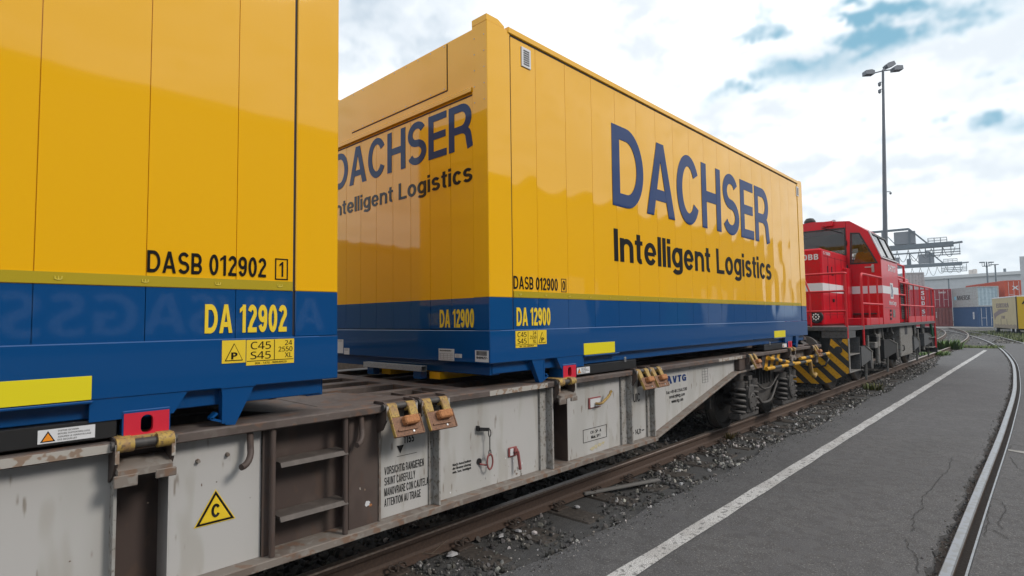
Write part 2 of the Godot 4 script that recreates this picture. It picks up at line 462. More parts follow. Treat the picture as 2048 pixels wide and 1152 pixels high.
# returns [width, strokes (polylines), solids (polygons)]; cap height 1, stroke w
func glyph(ch: String, w: float) -> Array:
	var h := w / 2
	var W := 0.70
	var st := []
	var so := []
	var rect := func(x0: float, y0: float, x1: float, y1: float) -> void: so.append([Vector2(x0, y0), Vector2(x1, y0), Vector2(x1, y1), Vector2(x0, y1)])
	var poly := func(a: Array) -> void:
		var p := []
		for i in range(0, a.size(), 2): p.append(Vector2(a[i], a[i + 1]))
		so.append(p)
	var xh := 0.74
	match ch:
		"D":
			W = 0.72
			rect.call(0, 0, w, 1)
			var rx := 0.40 - h
			st.append([Vector2(h, 1 - h)] + arc(W - h - rx, 0.5, rx, 0.5 - h, 90, -90, 20) + [Vector2(h, h)])
		"A":
			W = 0.76
			poly.call([0, 0, w * 1.08, 0, W / 2 + w * 0.10, 0.82, W / 2 + w * 0.52, 1, W / 2 - w * 0.56, 1])
			poly.call([W, 0, W - w * 1.08, 0, W / 2 - w * 0.10, 0.82, W / 2 - w * 0.52, 1, W / 2 + w * 0.56, 1])
			rect.call(W * 0.24, 0.21, W * 0.76, 0.21 + w * 0.92)
		"V":
			W = 0.70
			poly.call([0, 1, w * 1.08, 1, W / 2 + w * 0.10, 0.18, W / 2 + w * 0.52, 0, W / 2 - w * 0.56, 0])
			poly.call([W, 1, W - w * 1.08, 1, W / 2 - w * 0.10, 0.18, W / 2 - w * 0.52, 0, W / 2 + w * 0.56, 0])
		"C", "G":
			W = 0.72
			st.append(arc(W / 2, 0.5, W / 2 - h, 0.5 - h + 0.012, 32, 328 if ch == "C" else 345, 30))
			if ch == "G":
				rect.call(W * 0.52, 0.36, W, 0.36 + w * 0.9)
				rect.call(W - w, 0.0, W - w * 0.1, 0.40)
		"O", "0":
			W = 0.76 if ch == "O" else 0.56
			st.append(arc(W / 2, 0.5, W / 2 - h, 0.5 - h + 0.01, 88, 272, 20))
			st.append(arc(W / 2, 0.5, W / 2 - h, 0.5 - h + 0.01, -92, 92, 20))
		"H":
			W = 0.68
			rect.call(0, 0, w, 1); rect.call(W - w, 0, W, 1); rect.call(w * 0.9, 0.5 - h, W - w * 0.9, 0.5 + h)
		"I":
			W = w
			rect.call(0, 0, w, 1)
		"E":
			W = 0.58
			rect.call(0, 0, w, 1)
			for y in [0.0, 0.5 - h + 0.01, 1.0 - w * 0.95]: rect.call(w * 0.9, y, W - (0.03 if y == 0.5 - h + 0.01 else 0.0), y + w * 0.95)
		"F":
			W = 0.55
			rect.call(0, 0, w, 1); rect.call(w * 0.9, 0.44, W - 0.06, 0.44 + w * 0.95); rect.call(w * 0.9, 1 - w * 0.95, W, 1)
		"L":
			W = 0.54
			rect.call(0, 0, w, 1); rect.call(w * 0.9, 0, W, w * 0.95)
		"T":
			W = 0.60
			rect.call(W / 2 - h, 0, W / 2 + h, 1 - w * 0.9); rect.call(0, 1 - w * 0.95, W, 1)
		"U":
			W = 0.68
			st.append([Vector2(h, 1)] + arc(W / 2, 0.34, W / 2 - h, 0.34 - h, 180, 360, 16) + [Vector2(W - h, 1)])
		"N":
			W = 0.70
			rect.call(0, 0, w, 1); rect.call(W - w, 0, W, 1); poly.call([w * 0.5, 1, w * 1.15, 1, W - w * 0.5, 0, W - w * 1.15, 0])
		"M":
			W = 0.84
			rect.call(0, 0, w, 1); rect.call(W - w, 0, W, 1)
			poly.call([w * 0.5, 1, w * 1.3, 1, W / 2 + w * 0.45, 0, W / 2 - w * 0.45, 0]); poly.call([W - w * 0.5, 1, W - w * 1.3, 1, W / 2 - w * 0.45, 0, W / 2 + w * 0.45, 0])
		"Y":
			W = 0.70
			rect.call(W / 2 - h, 0, W / 2 + h, 0.45); poly.call([0, 1, w * 1.15, 1, W / 2 + h, 0.42, W / 2 - h, 0.38]); poly.call([W, 1, W - w * 1.15, 1, W / 2 - h, 0.42, W / 2 + h, 0.38])
		"S", "s":
			W = 0.66 if ch == "S" else 0.52
			var H := 1.0 if ch == "S" else xh
			var ry := (H - w + 0.02) / 4.0
			var y0 := h - 0.01
			st.append(arc(W / 2, y0 + 3 * ry, W / 2 - h - 0.02, ry, 25, 270, 20) + arc(W / 2, y0 + ry, W / 2 - h, ry, 90, -155, 20).slice(1))
		"R", "P", "B":
			W = 0.70 if ch == "R" else 0.64
			rect.call(0, 0, w, 1)
			var ym := 0.44
			var ry := (1 - h - ym) / 2
			st.append([Vector2(h, 1 - h)] + arc(W - 0.03 - h - ry * 0.9, ym + ry, ry * 0.9, ry, 90, -90, 14) + [Vector2(h, ym)])
			if ch == "R": st.append([Vector2(W * 0.42, ym)] + arc(W * 0.50, 0.26, W * 0.5 - h - 0.04, ym - 0.26, 80, 10, 8) + [Vector2(W - h - 0.015, 0.12), Vector2(W - h + 0.015, 0.0)])
			if ch == "B":
				var r2 := (ym - h) / 2
				st.append([Vector2(h, ym + 0.02)] + arc(W - h - r2, h + r2, r2, r2, 90, -90, 14) + [Vector2(h, h)])
		"1":
			W = 0.40
			rect.call(W - w - 0.04, 0, W - 0.04, 1)
			poly.call([0.0, 0.70, 0.0, 0.84, W - w * 0.6 - 0.04, 1.0, W - w * 0.5 - 0.04, 0.86])
		"2":
			W = 0.54
			st.append(arc(W / 2, 0.71, W / 2 - h, 0.29 - h, 165, -25, 16) + [Vector2(W * 0.42, 0.36), Vector2(h + 0.02, h * 1.2)])
			rect.call(0.0, 0, W, w * 0.95)
		"9":
			W = 0.56
			st.append(arc(W / 2, 0.68, W / 2 - h, 0.32 - h, -5, 185, 18))
			st.append(arc(W / 2, 0.68, W / 2 - h, 0.32 - h, 175, 365, 18))
			st.append([Vector2(W - h, 0.70)] + arc(W / 2, 0.42, W / 2 - h, 0.42 - h, 0, -150, 16))
		"5":
			W = 0.54
			rect.call(0.06, 1 - w * 0.95, W - 0.03, 1); poly.call([0.03, 0.42, 0.03 + w, 0.42, 0.06 + w, 1, 0.07, 1])
			st.append(arc(W / 2 - 0.01, 0.33, W / 2 - h, 0.33 - h, 150, -155, 20))
		"n":
			W = 0.56
			rect.call(0, 0, w, xh)
			st.append([Vector2(h, 0.42)] + arc(W / 2, xh - h - (W / 2 - h), W / 2 - h, W / 2 - h, 175, 0, 14) + [Vector2(W - h, 0)])
		"t":
			W = 0.33
			rect.call(0, xh - w * 0.85, W, xh)
			st.append([Vector2(W * 0.47, 0.94), Vector2(W * 0.47, 0.18)] + arc(W * 0.47 + 0.10, 0.17, 0.10, 0.17 - h, 180, 290, 8))
		"l":
			W = w
			rect.call(0, 0, w, 1)
		"i":
			W = w
			rect.call(0, 0, w, xh); rect.call(0, 1 - w, w, 1)
		"o", "e", "c", "g":
			W = 0.57 if ch != "c" else 0.53
			var ry := xh / 2 - h + 0.008
			var rx := W / 2 - h
			if ch == "o":
				st.append(arc(W / 2, xh / 2, rx, ry, 88, 272, 16)); st.append(arc(W / 2, xh / 2, rx, ry, -92, 92, 16))
			elif ch == "c":
				st.append(arc(W / 2, xh / 2, rx, ry, 38, 322, 22))
			elif ch == "e":
				st.append(arc(W / 2, xh / 2, rx, ry, -2, 325, 24)); rect.call(h, xh / 2 - w * 0.42, W - h, xh / 2 + w * 0.36)
			else:
				st.append(arc(W / 2, xh / 2 + 0.02, rx, ry - 0.02, 88, 272, 16)); st.append(arc(W / 2, xh / 2 + 0.02, rx, ry - 0.02, -92, 92, 16))
				rect.call(W - w, 0.0, W, xh)
				st.append([Vector2(W - h, 0.02)] + arc(W / 2, -0.03, rx, 0.19 - h, 0, -160, 14))
		" ":
			W = 0.34
		_:
			W = 0.5
	return [W, st, so]

# letters of one line in one mesh; U is the reading direction
func lettering(called: String, s: String, at: Vector3, U: Vector3, width: float, cap: float, w: float, m: Material, parent: Node, depth := 0.004, gap := 0.13) -> MeshInstance3D:
	var b := MB.new()
	var x := 0.0
	var pieces := []
	for ch in s:
		var g := glyph(ch, w)
		for p in g[2]:
			var q := PackedVector2Array()
			for v in p: q.append(v + Vector2(x, 0))
			pieces.append(q)
		for l in g[1]:
			var q := PackedVector2Array()
			for v in l: q.append(v)
			for r in Geometry2D.offset_polyline(q, w / 2, Geometry2D.JOIN_MITER, Geometry2D.END_BUTT):
				var e := PackedVector2Array()
				for v in r: e.append(v + Vector2(x, 0))
				pieces.append(e)
		x += g[0] + (0.0 if ch == " " else (gap * 0.55 if ch == "c" else gap))
	x -= gap
	var N := U.cross(Vector3.UP)
	var k := 0
	for q in pieces:
		var e := PackedVector2Array()
		for v in q: e.append(Vector2(v.x * width / x, v.y * cap))
		b.ext(e, at - N * depth / 2, U, Vector3.UP, N * (depth + 0.0003 * (k % 4)))
		k += 1
	return obj(called, b, m, parent)

# ---------------------------------------------------------------- sky
func make_sky() -> ImageTexture:
	var w := 1536
	var h := 768
	var img := Image.create(w, h, false, Image.FORMAT_RGBF)
	var big := FastNoiseLite.new()
	big.seed = 12
	big.frequency = 0.42
	big.fractal_octaves = 6
	big.fractal_gain = 0.52
	var fine := FastNoiseLite.new()
	fine.seed = 77
	fine.frequency = 0.9
	fine.fractal_octaves = 5
	fine.domain_warp_enabled = true
	fine.domain_warp_amplitude = 0.8
	fine.domain_warp_frequency = 0.6
	var wisp := FastNoiseLite.new()
	wisp.seed = 5
	wisp.frequency = 2.6
	wisp.fractal_octaves = 5
	wisp.fractal_gain = 0.55
	wisp.domain_warp_enabled = true
	wisp.domain_warp_amplitude = 0.35
	wisp.domain_warp_frequency = 1.5
	var out := PackedFloat32Array()
	out.resize(w * h * 3)
	for j in h:
		var el := PI * (0.5 - (j + 0.5) / h)
		if el < 0.0:
			for i in w:
				var k := (j * w + i) * 3
				out[k] = 0.30; out[k + 1] = 0.30; out[k + 2] = 0.30
			continue
		var sy := sin(el)
		var cy := cos(el)
		for i in w:
			var az := TAU * (i + 0.5) / w
			var dx := sin(az) * cy
			var dz := -cos(az) * cy
			var q := 1.0 / (sy + 0.16)
			var a := big.get_noise_2d(dx * q * 1.6 + 3.1, dz * q * 1.6 - 1.7)
			var b := fine.get_noise_2d(dx * q * 1.9 - 5.0, dz * q * 1.9 + 2.0)
			# wisps: the openings have torn edges
			var f := wisp.get_noise_2d(dx * q * 1.8 + 9.0, dz * q * 1.8)
			var wx := dx + 0.06 * b + 0.05 * f
			var wy := sy + 0.04 * a + 0.03 * f
			var open := exp(-pow((wx + 0.19) / 0.17, 2.0) - pow((wy - 0.395) / 0.055, 2.0)) + 0.25 * exp(-pow((wx + 0.07) / 0.08, 2.0) - pow((wy - 0.235) / 0.022, 2.0)) + 0.45 * exp(-pow((wx + 0.36) / 0.06, 2.0) - pow((wy - 0.34) / 0.03, 2.0))
			var cover := smoothstep(-0.45, 0.22, a * 0.6 + 0.4 * b + 0.75 * f + 0.42 - 1.0 * open)
			var grey := smoothstep(-0.40, 0.45, b * 0.6 - 0.35 * a + 0.75 * f)
			grey = maxf(grey * 0.72, (0.9 + 0.6 * f) * exp(-pow((dx + 0.76) / 0.17, 2.0) - pow((wy - 0.50) / 0.13, 2.0)))
			var haze := exp(-sy * 6.0)
			var cl := Vector3(1.06, 1.06, 1.06).lerp(Vector3(0.46, 0.54, 0.62), grey * 0.9)
			var bl := Vector3(0.17, 0.37, 0.50).lerp(Vector3(0.45, 0.60, 0.70), haze)
			cl = cl.lerp(Vector3(0.60, 0.68, 0.73), haze * 0.75)
			var c := bl.lerp(cl, cover)
			var k := (j * w + i) * 3
			out[k] = c.x; out[k + 1] = c.y; out[k + 2] = c.z
	img = Image.create_from_data(w, h, false, Image.FORMAT_RGBF, out.to_byte_array())
	return ImageTexture.create_from_image(img)


func make_world() -> void:
	var cam := Camera3D.new()
	cam.name = "camera"
	add_child(cam)
	cam.position = Vector3(0, 1.78, 0)
	cam.rotation = Vector3(deg_to_rad(3.2213), deg_to_rad(43.4086), deg_to_rad(-0.696))
	cam.fov = 54.2075
	cam.near = 0.05
	cam.far = 1500.0
	cam.current = true
	var env := Environment.new()
	env.background_mode = Environment.BG_SKY
	var sky := Sky.new()
	var sm := PanoramaSkyMaterial.new()
	sm.panorama = make_sky()
	sm.energy_multiplier = 1.0
	sky.sky_material = sm
	env.sky = sky
	env.tonemap_mode = Environment.TONE_MAPPER_LINEAR
	env.tonemap_exposure = 1.3
	env.fog_enabled = true
	env.fog_density = 0.0006
	env.fog_light_color = Color(0.80, 0.87, 0.93)
	env.sdfgi_enabled = true
	env.ssao_enabled = true
	env.ssil_enabled = true
	var we := WorldEnvironment.new()
	we.name = "world_environment"
	we.environment = env
	add_child(we)
	var sun := DirectionalLight3D.new()
	sun.name = "sun"
	sun.light_energy = 0.5
	sun.light_color = Color(1.0, 0.965, 0.92)
	sun.light_angular_distance = 14.0
	sun.shadow_enabled = true
	add_child(sun)
	sun.look_at_from_position(Vector3(14, 11, -6), Vector3.ZERO)

# ---------------------------------------------------------------- swap bodies
# a wall panel that lies in the plane U (along), up; slightly bowed like thin sheet
func panel_grid(b: MB, o: Vector3, U: Vector3, N: Vector3, w: float, y0: float, y1: float, yb0: float, yb1: float, amp: float, ph: float, nx := 6, ny := 10) -> void:
	var f := func(u: float, y: float) -> float:
		var t := clampf((y - yb0) / (yb1 - yb0), 0, 1)
		return amp * sin(PI * u) * (sin(3.6 * (y - 1.7) + 0.5 * sin(ph)) + 0.35 * sin(6.3 * y + ph * 2.0)) * minf(1.0, 8.0 * t) * minf(1.0, 8.0 * (1.0 - t))
	var pt := []
	var nr := []
	for j in ny + 1:
		var y := lerpf(y0, y1, float(j) / ny)
		for i in nx + 1:
			var u := float(i) / nx
			pt.append(o + U * (u * w) + Vector3.UP * y + N * f.call(u, y))
			var du: float = (f.call(u + 0.01, y) - f.call(u - 0.01, y)) / (0.02 * w)
			var dy: float = (f.call(u, y + 0.01) - f.call(u, y - 0.01)) / 0.02
			nr.append((N - U * du - Vector3.UP * dy).normalized())
	var k := nx + 1
	for j in ny:
		for i in nx:
			var a := j * k + i
			b.quad_s(pt[a], pt[a + 1], pt[a + k + 1], pt[a + k], nr[a], nr[a + 1], nr[a + k + 1], nr[a + k])
	# returns at both edges
	for e in [[0.0, -1.0], [w, 1.0]]:
		var q: Vector3 = o + U * e[0]
		b.quad(q + Vector3.UP * y0, q + Vector3.UP * y1, q + Vector3.UP * y1 - N * 0.012, q + Vector3.UP * y0 - N * 0.012, U * e[1])

func wall_panel(called: String, o: Vector3, U: Vector3, N: Vector3, w: float, y0: float, ys: float, y1: float, amp: float, ph: float, parent: Node) -> void:
	var lo := MB.new()
	var hi := MB.new()
	panel_grid(lo, o, U, N, w, y0, ys, y0, y1, amp, ph, 8, 4)
	panel_grid(hi, o, U, N, w, ys, y1, y0, y1, amp, ph, 8, 22)
	obj2(called, [[lo, M.blue], [hi, M.yellow]], parent)

func two_tone(called: String, x0: float, x1: float, y0: float, ys: float, y1: float, s0: float, s1: float, b: float, parent: Node) -> void:
	obj2(called, [[MB.new().box(x0, x1, y0, ys, s0, s1, b), M.blue], [MB.new().box(x0, x1, ys + 0.0001, y1, s0, s1, b), M.yellow]], parent)

func stadium_at(d: Vector2, hh: float, r: float) -> Vector2:
	var c := hh - r
	if absf(d.x) > 1e-5 and absf(d.y) * r / absf(d.x) <= c: return d * (r / absf(d.x))
	var y := c * signf(d.y)
	var bq := d.y * y
	return d * (bq + sqrt(maxf(bq * bq - y * y + r * r, 0.0)))

func casting(s0: float, s1: float, y0: float, y1: float, x: float, parent: Node) -> void:
	# lower corner fitting: red face with an oval hole through it
	var b := MB.new()
	var c := Vector2((s0 + s1) / 2, (y0 + y1) / 2)
	var hw := (s1 - s0) / 2
	var hh := (y1 - y0) / 2
	var ang := []
	for i in 24: ang.append(TAU * (i + 0.5) / 24)
	for q in [[1, 1], [-1, 1], [-1, -1], [1, -1]]: ang.append(fposmod(atan2(q[1] * hh, q[0] * hw), TAU))
	ang.sort()
	for i in ang.size():
		var q := []
		var e := []
		for t in [ang[i], ang[(i + 1) % ang.size()]]:
			var d := Vector2(cos(t), sin(t))
			q.append(stadium_at(d, 0.042, 0.025))
			e.append(d * minf(hw / maxf(absf(d.x), 1e-5), hh / maxf(absf(d.y), 1e-5)))
		b.quad(P(x, c.y + q[0].y, c.x + q[0].x), P(x, c.y + q[1].y, c.x + q[1].x), P(x, c.y + e[1].y, c.x + e[1].x), P(x, c.y + e[0].y, c.x + e[0].x), Vector3.RIGHT)
		b.face(P(x, c.y + q[0].y, c.x + q[0].x), P(x, c.y + q[1].y, c.x + q[1].x), P(x - 0.03, c.y + q[1].y, c.x + q[1].x), P(x - 0.03, c.y + q[0].y, c.x + q[0].x), P(0, -q[0].y, -q[0].x))
	var o := obj("corner_fitting", b, M.red_cast, parent)
	var bk := MB.new()
	bk.box(x - 0.16, x - 0.15, y0, y1, s0, s1)
	bk.box(x - 0.15, x - 0.002, y1 - 0.012, y1 + 0.012, s0 - 0.006, s1 + 0.006, 0.004)
	bk.box(x - 0.15, x - 0.002, y0 - 0.002, y0 + 0.006, s0, s1)
	for s in [s0, s1]: bk.box(x - 0.15, x - 0.002, y0, y1, s - 0.006, s + 0.006, 0.002)
	obj("fitting_body", bk, M.blue, o)

func tri_sign(called: String, x: float, pts: Array, inner: float, m_out: Material, m_in: Material, parent: Node) -> void:
	# a triangular print: outline and field, each a thin sheet
	var c := Vector2.ZERO
	for p in pts: c += p / 3.0
	var o := PackedVector2Array()
	var i2 := PackedVector2Array()
	for p in pts:
		o.append(p)
		i2.append(c + (p - c) * inner)
	var a := obj(called, MB.new().ext(o, P(x, 0, 0), Vector3.FORWARD, Vector3.UP, Vector3.RIGHT * 0.002), m_out, parent)
	obj("field", MB.new().ext(i2, P(x + 0.0021, 0, 0), Vector3.FORWARD, Vector3.UP, Vector3.RIGHT * 0.0015), m_in, a if parent != self else a)

func swap_body(e: float, dir: float, amp: float, number: String, digit: String, label: String) -> void:
	# e: s of the end shown; the body runs from there in direction dir
	var X := -3.062
	var XL := AX * 2.0 - X
	var len := 7.82
	var S := func(d: float) -> float: return e + dir * d
	var base := P(AX, 1.29, e + dir * len / 2)
	var t := thing("swap_body", label, "container", base, "yellow and blue swap bodies on the wagon")
	var ys := 1.955
	var top := 4.10
	var N := Vector3.RIGHT
	# inner shell behind the panel joints, open nowhere
	var m0 := minf(S.call(0.03), S.call(len - 0.03))
	var m1 := maxf(S.call(0.03), S.call(len - 0.03))
	obj2("inner_shell", [[MB.new().box(XL + 0.014, X - 0.014, 1.50, ys, m0, m1), M.blue], [MB.new().box(XL + 0.014, X - 0.014, ys + 0.0005, 4.08, m0, m1), M.yellow]], t)
	for sd in [X - 0.0125, XL + 0.0125]:
		for d in [0.266, len - 0.266]: obj("rubber_seal", MB.new().box(sd - 0.002, sd + 0.002, 1.71, 4.09, S.call(d) - 0.006, S.call(d) + 0.006), M.seal, t)
	obj("roof_seal", MB.new().box(XL + 0.004, X - 0.004, 4.092, 4.1035, m0 + 0.2, m1 - 0.2), M.seal, t)
	# side panels, both sides
	var seams := [0.272, 0.58]
	for i in 16: seams.append(0.58 + 0.4065 * (i + 1))
	seams.append(len - 0.272)
	for sd in [1.0, -1.0]:
		for i in seams.size() - 1:
			var a: float = S.call(seams[i] + 0.0018)
			var b: float = S.call(seams[i + 1] - 0.0018)
			var lo := minf(a, b)
			var x := X - 0.007 if sd > 0 else XL + 0.007
			wall_panel("side_panel", P(x, 0, lo), Vector3.FORWARD, N * sd, absf(b - a), 1.70, ys, 4.092, amp, i * 1.7 + e, t)
		# corner posts on this side
		for d in [0.0, len]:
			var q0 := 0.0 if d == 0.0 else len - 0.26
			var q1 := 0.26 if d == 0.0 else len
			var s0 := minf(S.call(q0), S.call(q1))
			var s1 := maxf(S.call(q0), S.call(q1))
			var x1 := X if sd > 0 else XL + 0.174
			var x0 := X - 0.174 if sd > 0 else XL
			two_tone("corner_post", x0, x1, 1.70, ys, 4.128, s0, s1, 0.004, t)
			# raised cap of the post, cut off towards the roof rail
			var near: float = S.call(q0) if d == 0.0 else S.call(q1)
			var sg := dir if d == 0.0 else -dir
			obj("post_cap", MB.new().ext(pv([near, 4.128, near, 4.178, near + sg * 0.13, 4.178, near + sg * 0.20, 4.145, near + sg * 0.20, 4.128]), P(x0 + 0.003, 0, 0), Vector3.FORWARD, Vector3.UP, Vector3.RIGHT * (x1 - x0 - 0.006)), M.yellow, t)
		# roof rail with a shadow gap under it
		var r0 := minf(S.call(0.235), S.call(len - 0.235))
		var r1 := maxf(S.call(0.235), S.call(len - 0.235))
		var xr := X + 0.010 if sd > 0 else XL - 0.010
		obj("roof_rail", MB.new().box(minf(xr, xr - sd * 0.07), maxf(xr, xr - sd * 0.07), 4.104, 4.158, r0, r1, 0.006), M.yellow, t)
		# bottom side beam, proud of the panels, and the recessed beam below
		var f0 := minf(S.call(0.0), S.call(len))
		var f1 := maxf(S.call(0.0), S.call(len))
		var xb := X + 0.004 if sd > 0 else XL - 0.004
		obj("bottom_beam", MB.new().box(minf(xb, xb - sd * 0.12), maxf(xb, xb - sd * 0.12), 1.448, 1.700, f0, f1, 0.005), M.blue, t)
		var xi := X - 0.05 if sd > 0 else XL + 0.05
		obj("lower_beam", MB.new().box(minf(xi, xi - sd * 0.1), maxf(xi, xi - sd * 0.1), 1.362, 1.449, f0 + 0.075, f1 - 0.075, 0.004), M.blue, t)
	obj("roof", MB.new().box(XL + 0.08, X - 0.08, 4.09, 4.135, minf(S.call(0.05), S.call(len - 0.05)), maxf(S.call(0.05), S.call(len - 0.05))), M.yellow, t)
	obj("floor", MB.new().box(XL + 0.12, X - 0.12, 1.40, 1.47, minf(S.call(0.08), S.call(len - 0.08)), maxf(S.call(0.08), S.call(len - 0.08))), M.black, t)
	# reflective tape with its test marks
	var a0 := minf(S.call(0.272), S.call(len - 0.272))
	var a1 := maxf(S.call(0.272), S.call(len - 0.272))
	var tp := obj("reflective_tape", MB.new().box(X - 0.006, X - 0.002, 1.958, 2.008, a0 + 0.004, a1 - 0.004), M.tape, t)
	var dm := 0.35
	while dm < len - 0.3:
		var sc: float = S.call(dm)
		var mk := MB.new()
		mk.tube([P(X - 0.001, 1.990, sc - 0.012), P(X - 0.001, 1.978, sc - 0.012), P(X - 0.001, 1.975, sc), P(X - 0.001, 1.978, sc + 0.012), P(X - 0.001, 1.990, sc + 0.012)], 0.0028, 5)
		mk.tube([P(X - 0.001, 1.976, sc), P(X - 0.001, 1.990, sc)], 0.0028, 5)
		obj("tape_mark", mk, M.tape_mark, tp)
		dm += 0.3205
	# fittings, gussets, legs, plates, black support rails along the side that is seen
	for far in [false, true]:
		var D := func(d: float) -> float: return S.call(len - d) if far else S.call(d)
		var lo := func(p: float, q: float) -> float: return minf(D.call(p), D.call(q))
		var hi := func(p: float, q: float) -> float: return maxf(D.call(p), D.call(q))
		casting(lo.call(0.88, 1.062), hi.call(0.88, 1.062), 1.264, 1.374, X + 0.006, t)
		obj("gusset_plate", MB.new().ext(pv([D.call(0.80), 1.45, D.call(1.19), 1.45, D.call(1.19), 1.352, D.call(0.86), 1.352]), P(X - 0.045, 0, 0), Vector3.FORWARD, Vector3.UP, Vector3.RIGHT * 0.044), M.blue, t)
		var lg := obj("support_leg", MB.new().ext(pv([D.call(0.478), 1.452, D.call(0.645), 1.452, D.call(0.622), 1.262, D.call(0.575), 1.256]), P(X - 0.05, 0, 0), Vector3.FORWARD, Vector3.UP, Vector3.RIGHT * 0.048), M.blue, t)
		var lf := MB.new()
		lf.box(X - 0.054, X + 0.004, 1.446, 1.456, lo.call(0.475, 0.648), hi.call(0.475, 0.648), 0.002)
		lf.bar(P(X - 0.03, 1.275, D.call(0.62)), P(X - 0.03, 1.30, D.call(0.69)), 0.05, 0.012)
		lf.bar(P(X - 0.03, 1.30, D.call(0.69)), P(X - 0.03, 1.325, D.call(0.66)), 0.05, 0.012)
		lf.box(X - 0.05, X + 0.0, 1.27, 1.44, lo.call(0.625, 0.64), hi.call(0.625, 0.64))
		obj("leg_foot", lf, M.blue, lg)
		obj("reflector_plate", MB.new().box(X + 0.002, X + 0.008, 1.452, 1.556, lo.call(1.185, 1.69), hi.call(1.185, 1.69), 0.001), M.plate_yellow, t)
		obj("plate_ledge", MB.new().box(X - 0.01, X + 0.022, 1.437, 1.449, lo.call(1.18, 1.75), hi.call(1.18, 1.75), 0.003), M.blue, t)
		var br := obj("support_rail", MB.new().box(X - 0.12, X - 0.008, 1.272, 1.358, lo.call(1.085, 2.10), hi.call(1.085, 2.10), 0.004), M.black, t)
		var st0: float = D.call(1.365) if dir < 0 else D.call(1.09)
		var stk := st0 if not far else (D.call(1.30))
		var wl := 0.195
		if dir < 0 and not far: stk = 0.361
		elif dir > 0 and not far: stk = 4.075
		obj("warning_sticker", MB.new().box(X - 0.009, X - 0.0048, 1.285, 1.342, stk, stk + wl), M.white, br)
		tri_sign("warning_triangle", X - 0.0056, [Vector2(stk + 0.008, 1.291), Vector2(stk + 0.058, 1.291), Vector2(stk + 0.033, 1.336)], 0.72, M.black_print, M.orange_mark, br)
		if not far:
			var ln := ["SYSTEM SICHERN", "BEFORE SUPPORTING LEGS", "ASSURER LE VERROUILLAGE", "DES BEQUILLES"]
			for i in 4: side_text("sticker_text", ln[i], X - 0.005, stk + 0.066, stk + 0.066 + 0.005 * ln[i].length(), 1.329 - i * 0.0125, 0.0065, M.black_print, br, false, 0.002)
		var lt := MB.new().box(X - 0.006, X + 0.004, 1.345, 1.395, D.call(1.88) - 0.016, D.call(1.88) + 0.016, 0.003)
		obj("latch", lt, M.steel, t)
	# lettering on the side
	var s_id: float = 0.739 if dir < 0 else 3.262
	lettering("owner_code", "DASB " + number, P(X - 0.0048, 2.026, s_id), Vector3.FORWARD, 0.558, 0.104, 0.15, M.black_print, t)
	var bx := s_id + 0.608
	var fr := MB.new()
	for q in [[bx, bx + 0.072, 2.016, 2.022], [bx, bx + 0.072, 2.128, 2.134], [bx, bx + 0.006, 2.016, 2.134], [bx + 0.066, bx + 0.072, 2.016, 2.134]]:
		fr.box(X - 0.009, X - 0.004, q[2], q[3], q[0], q[1])
	obj("check_digit_frame", fr, M.black_print, t)
	var dw := 0.022 if digit == "1" else 0.036
	lettering("check_digit", digit, P(X - 0.0048, 2.034, bx + 0.036 - dw / 2), Vector3.FORWARD, dw, 0.082, 0.14, M.black_print, t)
	var s_da: float = 0.994 if dir < 0 else 3.291
	lettering("fleet_number", "DA " + number.substr(1), P(X - 0.0048, 1.7295, s_da), Vector3.FORWARD, 0.420, 0.147, 0.19, M.yellow_print, t, 0.004, 0.10)
	# code plates
	var s_c: float = 1.195 if dir < 0 else 3.265
	var cp := obj("code_plate", MB.new().box(X + 0.003, X + 0.007, 1.556, 1.690, s_c, s_c + 0.258), M.sign_yellow, t)
	var rule := MB.new()
	rule.box(X + 0.0065, X + 0.0085, 1.578, 1.688, s_c + 0.146, s_c + 0.149)
	rule.box(X + 0.0065, X + 0.0085, 1.577, 1.580, s_c + 0.004, s_c + 0.254)
	obj("rule", rule, M.black_print, cp)
	side_text("code", "C45", X + 0.007, s_c + 0.022, s_c + 0.128, 1.640, 0.040, M.black_print, cp, false, 0.003)
	side_text("code", "S45", X + 0.007, s_c + 0.022, s_c + 0.128, 1.588, 0.040, M.black_print, cp, false, 0.003)
	side_text("code", "24", X + 0.007, s_c + 0.206, s_c + 0.246, 1.656, 0.026, M.black_print, cp, false, 0.003)
	side_text("code", "2550", X + 0.007, s_c + 0.170, s_c + 0.248, 1.622, 0.026, M.black_print, cp, false, 0.003)
	side_text("code", "XL", X + 0.007, s_c + 0.206, s_c + 0.246, 1.589, 0.026, M.black_print, cp, false, 0.003)
	side_text("code", "006 - 1470 - W0949929", X + 0.007, s_c + 0.045, s_c + 0.215, 1.561, 0.010, M.black_print, cp, false, 0.003)
	var s_p: float = 1.074 if dir < 0 else 3.529
	var pp := obj("permit_plate", MB.new().box(X + 0.003, X + 0.007, 1.574, 1.691, s_p, s_p + 0.117), M.sign_yellow, t)
	tri_sign("permit_triangle", X + 0.0071, [Vector2(s_p + 0.014, 1.586), Vector2(s_p + 0.103, 1.586), Vector2(s_p + 0.0585, 1.676)], 0.88, M.black_print, M.sign_yellow, pp)
	side_text("code", "P", X + 0.011, s_p + 0.044, s_p + 0.074, 1.594, 0.035, M.black_print, pp, true, 0.003)
	# big names on the long side
	var b0: float = e + 1.73 if dir > 0 else e - len + 1.73
	lettering("company_name", "DACHSER", P(X - 0.0048, 2.908, b0), Vector3.FORWARD, 4.385, 0.83, 0.165, M.navy_print, t, 0.004, 0.075)
	lettering("slogan", "Intelligent Logistics", P(X - 0.0048, 2.348, b0 + 0.005), Vector3.FORWARD, 4.395, 0.325, 0.16, M.black_print, t, 0.004, 0.085)
